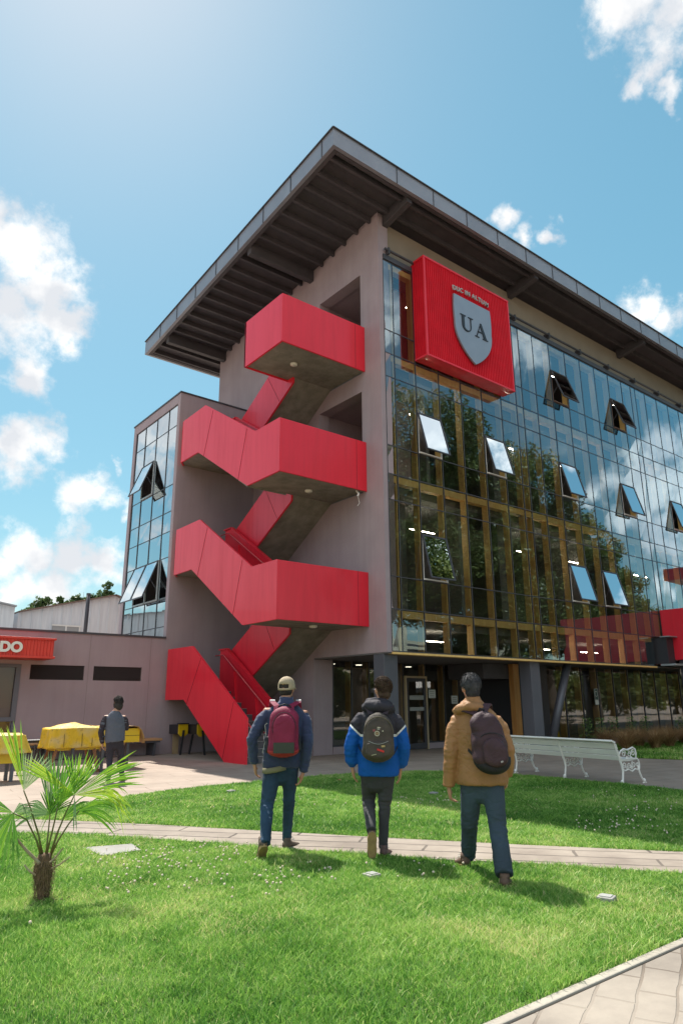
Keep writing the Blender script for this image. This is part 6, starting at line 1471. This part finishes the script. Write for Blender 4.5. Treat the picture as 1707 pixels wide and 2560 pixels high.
# ---- right walker: tan jacket
b3 = (5.16, 4.5); az3 = math.degrees(math.atan2(b3[1], b3[0]))
tanj = cloth('tan_jacket', (.34, .17, .072), (.275, .135, .053), 3, .6, .3, 60)
S3 = dict(head=(-.012, .02, 1.635), face=(18, -4, 0), neck=(.0, -.01, 1.50), sh=((-.165, 0, 1.365), (.215, 0, 1.36)), hip=(.045, 0, .83),
 armL=((-.220, -.04, 1.07), (-.262, -.01, .765), (-.250, .02, .65)), armR=((.290, -.02, 1.08), (.275, .05, .86), (.262, .10, .76)),
 legL=((-.05, 0, .78), (-.088, .10, .44), (-.115, .32, .13), (-.135, .26, .02), 22, -4), legR=((.135, 0, .78), (.160, -.08, .44), (.180, -.33, .13), (.180, -.40, .0), -8, 0),
 trL=[.105, .094, .080, .076, .074, .071, .066], trR=[.105, .094, .080, .076, .076, .076, .074], trm=cloth('blue_jeans', (.050, .076, .108), (.034, .046, .060), 2.2, .85, .4, 120), hipw=.195,
 torso=[(.045, 0, .775, .225, .15), (.045, 0, .80, .235, .155), (.045, 0, 1.0, .215, .145), (.035, 0, 1.18, .215, .145), (.03, 0, 1.28, .20, .135), (.022, -.005, 1.375, .185, .11), (.01, -.01, 1.44, .13, .095), (.0, -.01, 1.51, .08, .076), (-.003, -.008, 1.55, .073, .07)],
 sleeve=[.07, .076, .075, .068, .067, .063, .057, .052], topm=tanj, shoes=(pm('boot_brown', (.12, .065, .04), .6, (.08, .045, .03), 20), pm('boot_sole', (.30, .17, .06), .7), lace_w), seed=8.2, curl=.6,
 extra=[([(-.17, .01, 1.415), (-.13, -.07, 1.44), (-.04, -.115, 1.465), (.05, -.12, 1.455), (.12, -.09, 1.42)], [.03, .045, .05, .04, .02], 14), ([(-.12, .04, 1.46), (-.09, -.03, 1.49), (.0, -.075, 1.515), (.07, -.05, 1.50)], [.02, .028, .03, .02], 12)])
r3, H3, hr3, hc3 = person(b3, az3, 'man in a tan hooded jacket and blue jeans walking away at the right', S3)
hairg = pm('hair_dark_grey', (.026, .024, .027), .8, (.045, .042, .045), 14, .4, 120, spec=.2)
hair_cap(r3, H3, hr3, hc3, hairg, 3400, .062, 9, low=-.105, curl=.45, gray=pm('hair_grey_lock', (.075, .072, .076), .75, (.035, .033, .036), 12, spec=.25))
bp = backpack(b3, az3, 'slouching dark brown purple backpack hung askew on the tan jacket')
bw2 = cloth('aubergine_pack', (.062, .030, .038), (.045, .022, .028), 5, .62, .35, 110)
m = sloft(packrings(.150, .895, 1.425, .165, .132, -.125, .25, -.055, top=.26, bot=.28), .66, amp=.010, seed=11); o = m.build('bag_body', bw2, bp, smooth=True, world=False)
m = sloft(packrings(.148, .89, 1.04, .160, .166, -.13, .262, -.012, top=.05, bot=.75), .68, amp=.004, seed=12); m.build('base_panel', cloth('black_base', (.018, .016, .018), None, 5, .7, .3, 90), o, smooth=True, world=False)
m = sloft(packrings(.180, .955, 1.20, .105, .095, -.322, .07, -.02, top=.35, bot=.3), .55, amp=.008, seed=13); fp = m.build('front_pocket', bw2, o, smooth=True, world=False)
m = MB(); m.tube([(.15+.10*math.cos(a), -.345, 1.19+.05*math.sin(a)) for a in np.linspace(.2, 2.9, 12)], .004, 6); m.build('zip', dk, fp, world=False)
patch('small_logo', (.222, 1.005), 20, .022, .014, -.402, pm('logo_grey', (.33, .31, .3), .5))
m = MB(); ribbon(m, [(.09, -.16, 1.40), (.11, -.13, 1.45), (.135, -.085, 1.485), (.145, .0, 1.475), (.155, .10, 1.40), (.16, .15, 1.26)], .065, .016, [(0, -.8, 1), (0, -.8, 1), (0, -.4, 1), (0, .2, 1), (0, 1, .8), (0, 1, 0)]); m.build('shoulder_strap', bw2, bp, world=False)
m = MB(); ribbon(m, [(.05, -.17, 1.38), (.0, -.15, 1.41), (-.07, -.12, 1.43), (-.13, -.06, 1.435), (-.15, .03, 1.42), (-.15, .12, 1.34), (-.14, .15, 1.2)], .058, .014, [(0, -.9, .6), (0, -.8, .8), (0, -.5, 1), (0, -.2, 1), (0, .3, 1), (0, 1, .5), (0, 1, 0)]); m.build('shoulder_strap', bw2, bp, world=False)
m = MB(); m.tube([(.045, -.165, 1.42), (.06, -.19, 1.445), (.095, -.19, 1.44), (.10, -.165, 1.41)], .009, 8, round_cap=True); m.build('grab_handle', dk, bp, smooth=True, world=False)
m = MB(); ribbon(m, [(.0, -.20, 1.02), (-.06, -.13, 1.08), (-.12, -.03, 1.14), (-.15, .1, 1.2)], .024, .003, (-1, -.3, .3)); m.build('webbing', dk, bp, world=False)

# ---- man in a grey vest by the tables
b4 = (5.62, 14.5); az4 = math.degrees(math.atan2(b4[1], b4[0]))
S4 = dict(head=(-.04, .03, 1.525), face=(30, -6, 0), neck=(-.05, 0, 1.40), sh=((-.25, 0, 1.27), (.10, 0, 1.26)), hip=(-.03, 0, .80),
 armL=((-.325, -.02, .96), (-.285, .06, .76), (-.275, .09, .66)), armR=((.17, .02, 1.03), (.06, .22, 1.10), (.0, .28, 1.16)),
 legL=((-.12, 0, .74), (-.115, .02, .44), (-.10, -.14, .12), (-.10, -.19, .0), 5, 0), legR=((.04, 0, .74), (.11, .08, .46), (.145, .0, .13), (.145, -.05, .03), -20, -14),
 trL=[.095, .082, .066, .062, .058, .050, .045], trR=[.095, .082, .066, .062, .058, .050, .045], trm=cloth('dark_trousers', (.045, .038, .048), (.03, .026, .034), 3, .85, .3, 100), hipw=.165,
 torso=[(-.035, 0, .76, .19, .13), (-.04, 0, .80, .195, .135), (-.05, 0, 1.0, .19, .13), (-.06, 0, 1.15, .195, .13), (-.07, 0, 1.24, .185, .115), (-.065, 0, 1.31, .12, .09), (-.055, 0, 1.37, .07, .065)],
 sleeve=[.055, .062, .062, .056, .054, .05, .045, .04], topm=cloth('grey_vest', (.11, .115, .145), (.09, .095, .125), 4, .8, .3, 90), shoes=(blk, pm('sole_light', (.3, .3, .3), .7), blk), seed=6.4)
r4, H4, hr4, hc4 = person(b4, az4, 'man in a grey vest and dark trousers stepping beside the yellow tables', S4)
hair_cap(r4, H4, hr4, hc4, hairk, 900, .06, 14, low=-.13)
m = MB(); m.ell(hc4+hr4 @ Vector((0, -.045, -.05)), (.088, .07, .10), 16, 12, hr4); m.ell(hc4+hr4 @ Vector((-.05, .0, -.03)), (.035, .06, .09), 12, 9, hr4); m.ell(hc4+hr4 @ Vector((.05, .0, -.03)), (.035, .06, .09), 12, 9, hr4); m.remesh('long_hair', hairk, r4, .009, 2, lambda c: rid(c, 40, 40, 14, .010, 3))
for s_, side in ((Vector(S4['sh'][0]), 'L'), (Vector(S4['sh'][1]), 'R')):
    e, w_, tp = [Vector(v) for v in S4['arm'+side]]; m = MB(); m.tube([s_-Vector((0, 0, .05)), s_.lerp(e, .35), s_.lerp(e, .75), e, e.lerp(w_, .4), e.lerp(w_, .8), w_], [.068, .068, .062, .060, .056, .050, .044], 14, round_cap=True)
    m.remesh('sleeve', cloth('dark_sleeve', (.035, .026, .034), None, 4, .8, .3, 90), r4, .011, 2, lambda c: rid(c, 10, 10, 18, .008, 2))
# ---- person at the very left edge, seated behind the table
b5 = (3.35, 18.2); az5 = 80
S5 = dict(head=(0, .02, 1.22), face=(-60, 0, 0), neck=(0, 0, 1.08), sh=((-.18, 0, .97), (.18, 0, .97)), hip=(0, 0, .52),
 armL=((-.24, .04, .70), (-.2, .25, .66), (-.15, .35, .64)), armR=((.24, .04, .70), (.2, .25, .66), (.15, .35, .64)),
 legL=((-.09, .02, .50), (-.11, .40, .48), (-.11, .42, .12), (-.11, .38, 0), 0, 0), legR=((.09, .02, .50), (.11, .40, .48), (.11, .42, .12), (.11, .38, 0), 0, 0),
 trL=[.09, .082, .068, .062, .056, .048, .044], trR=[.09, .082, .068, .062, .056, .048, .044], trm=cloth('dark_trousers', (.045, .038, .048)), hipw=.16,
 torso=[(0, 0, .48, .17, .12), (0, 0, .70, .175, .12), (0, 0, .90, .185, .12), (0, 0, .98, .14, .09), (0, 0, 1.04, .07, .06)],
 sleeve=[.055, .062, .060, .056, .054, .05, .045, .042], topm=cloth('pale_shirt', (.52, .55, .60), (.45, .47, .54), 4, .8, .3, 90), shoes=(blk, blk, blk), seed=3.3)
r5, H5, hr5, hc5 = person(b5, az5, 'dark haired person in a pale shirt seated at the left edge by the window', S5)
hair_cap(r5, H5, hr5, hc5, hairk, 500, .05, 15, low=-.11)
st = thing('low_stool', (b5[0], b5[1], 0), 'plain dark stool under the seated person at the left edge', 'stool')
m = MB(); m.box(b5[0]-.18, b5[0]+.18, b5[1]-.18, b5[1]+.18, .36, .41); m.build('seat', blk, st, bevel=.01)
for dx, dy in ((-.15, -.15), (.15, -.15), (.15, .15), (-.15, .15)):
    m = MB(); m.box(b5[0]+dx-.015, b5[0]+dx+.015, b5[1]+dy-.015, b5[1]+dy+.015, 0, .36); m.build('leg', blk, st)
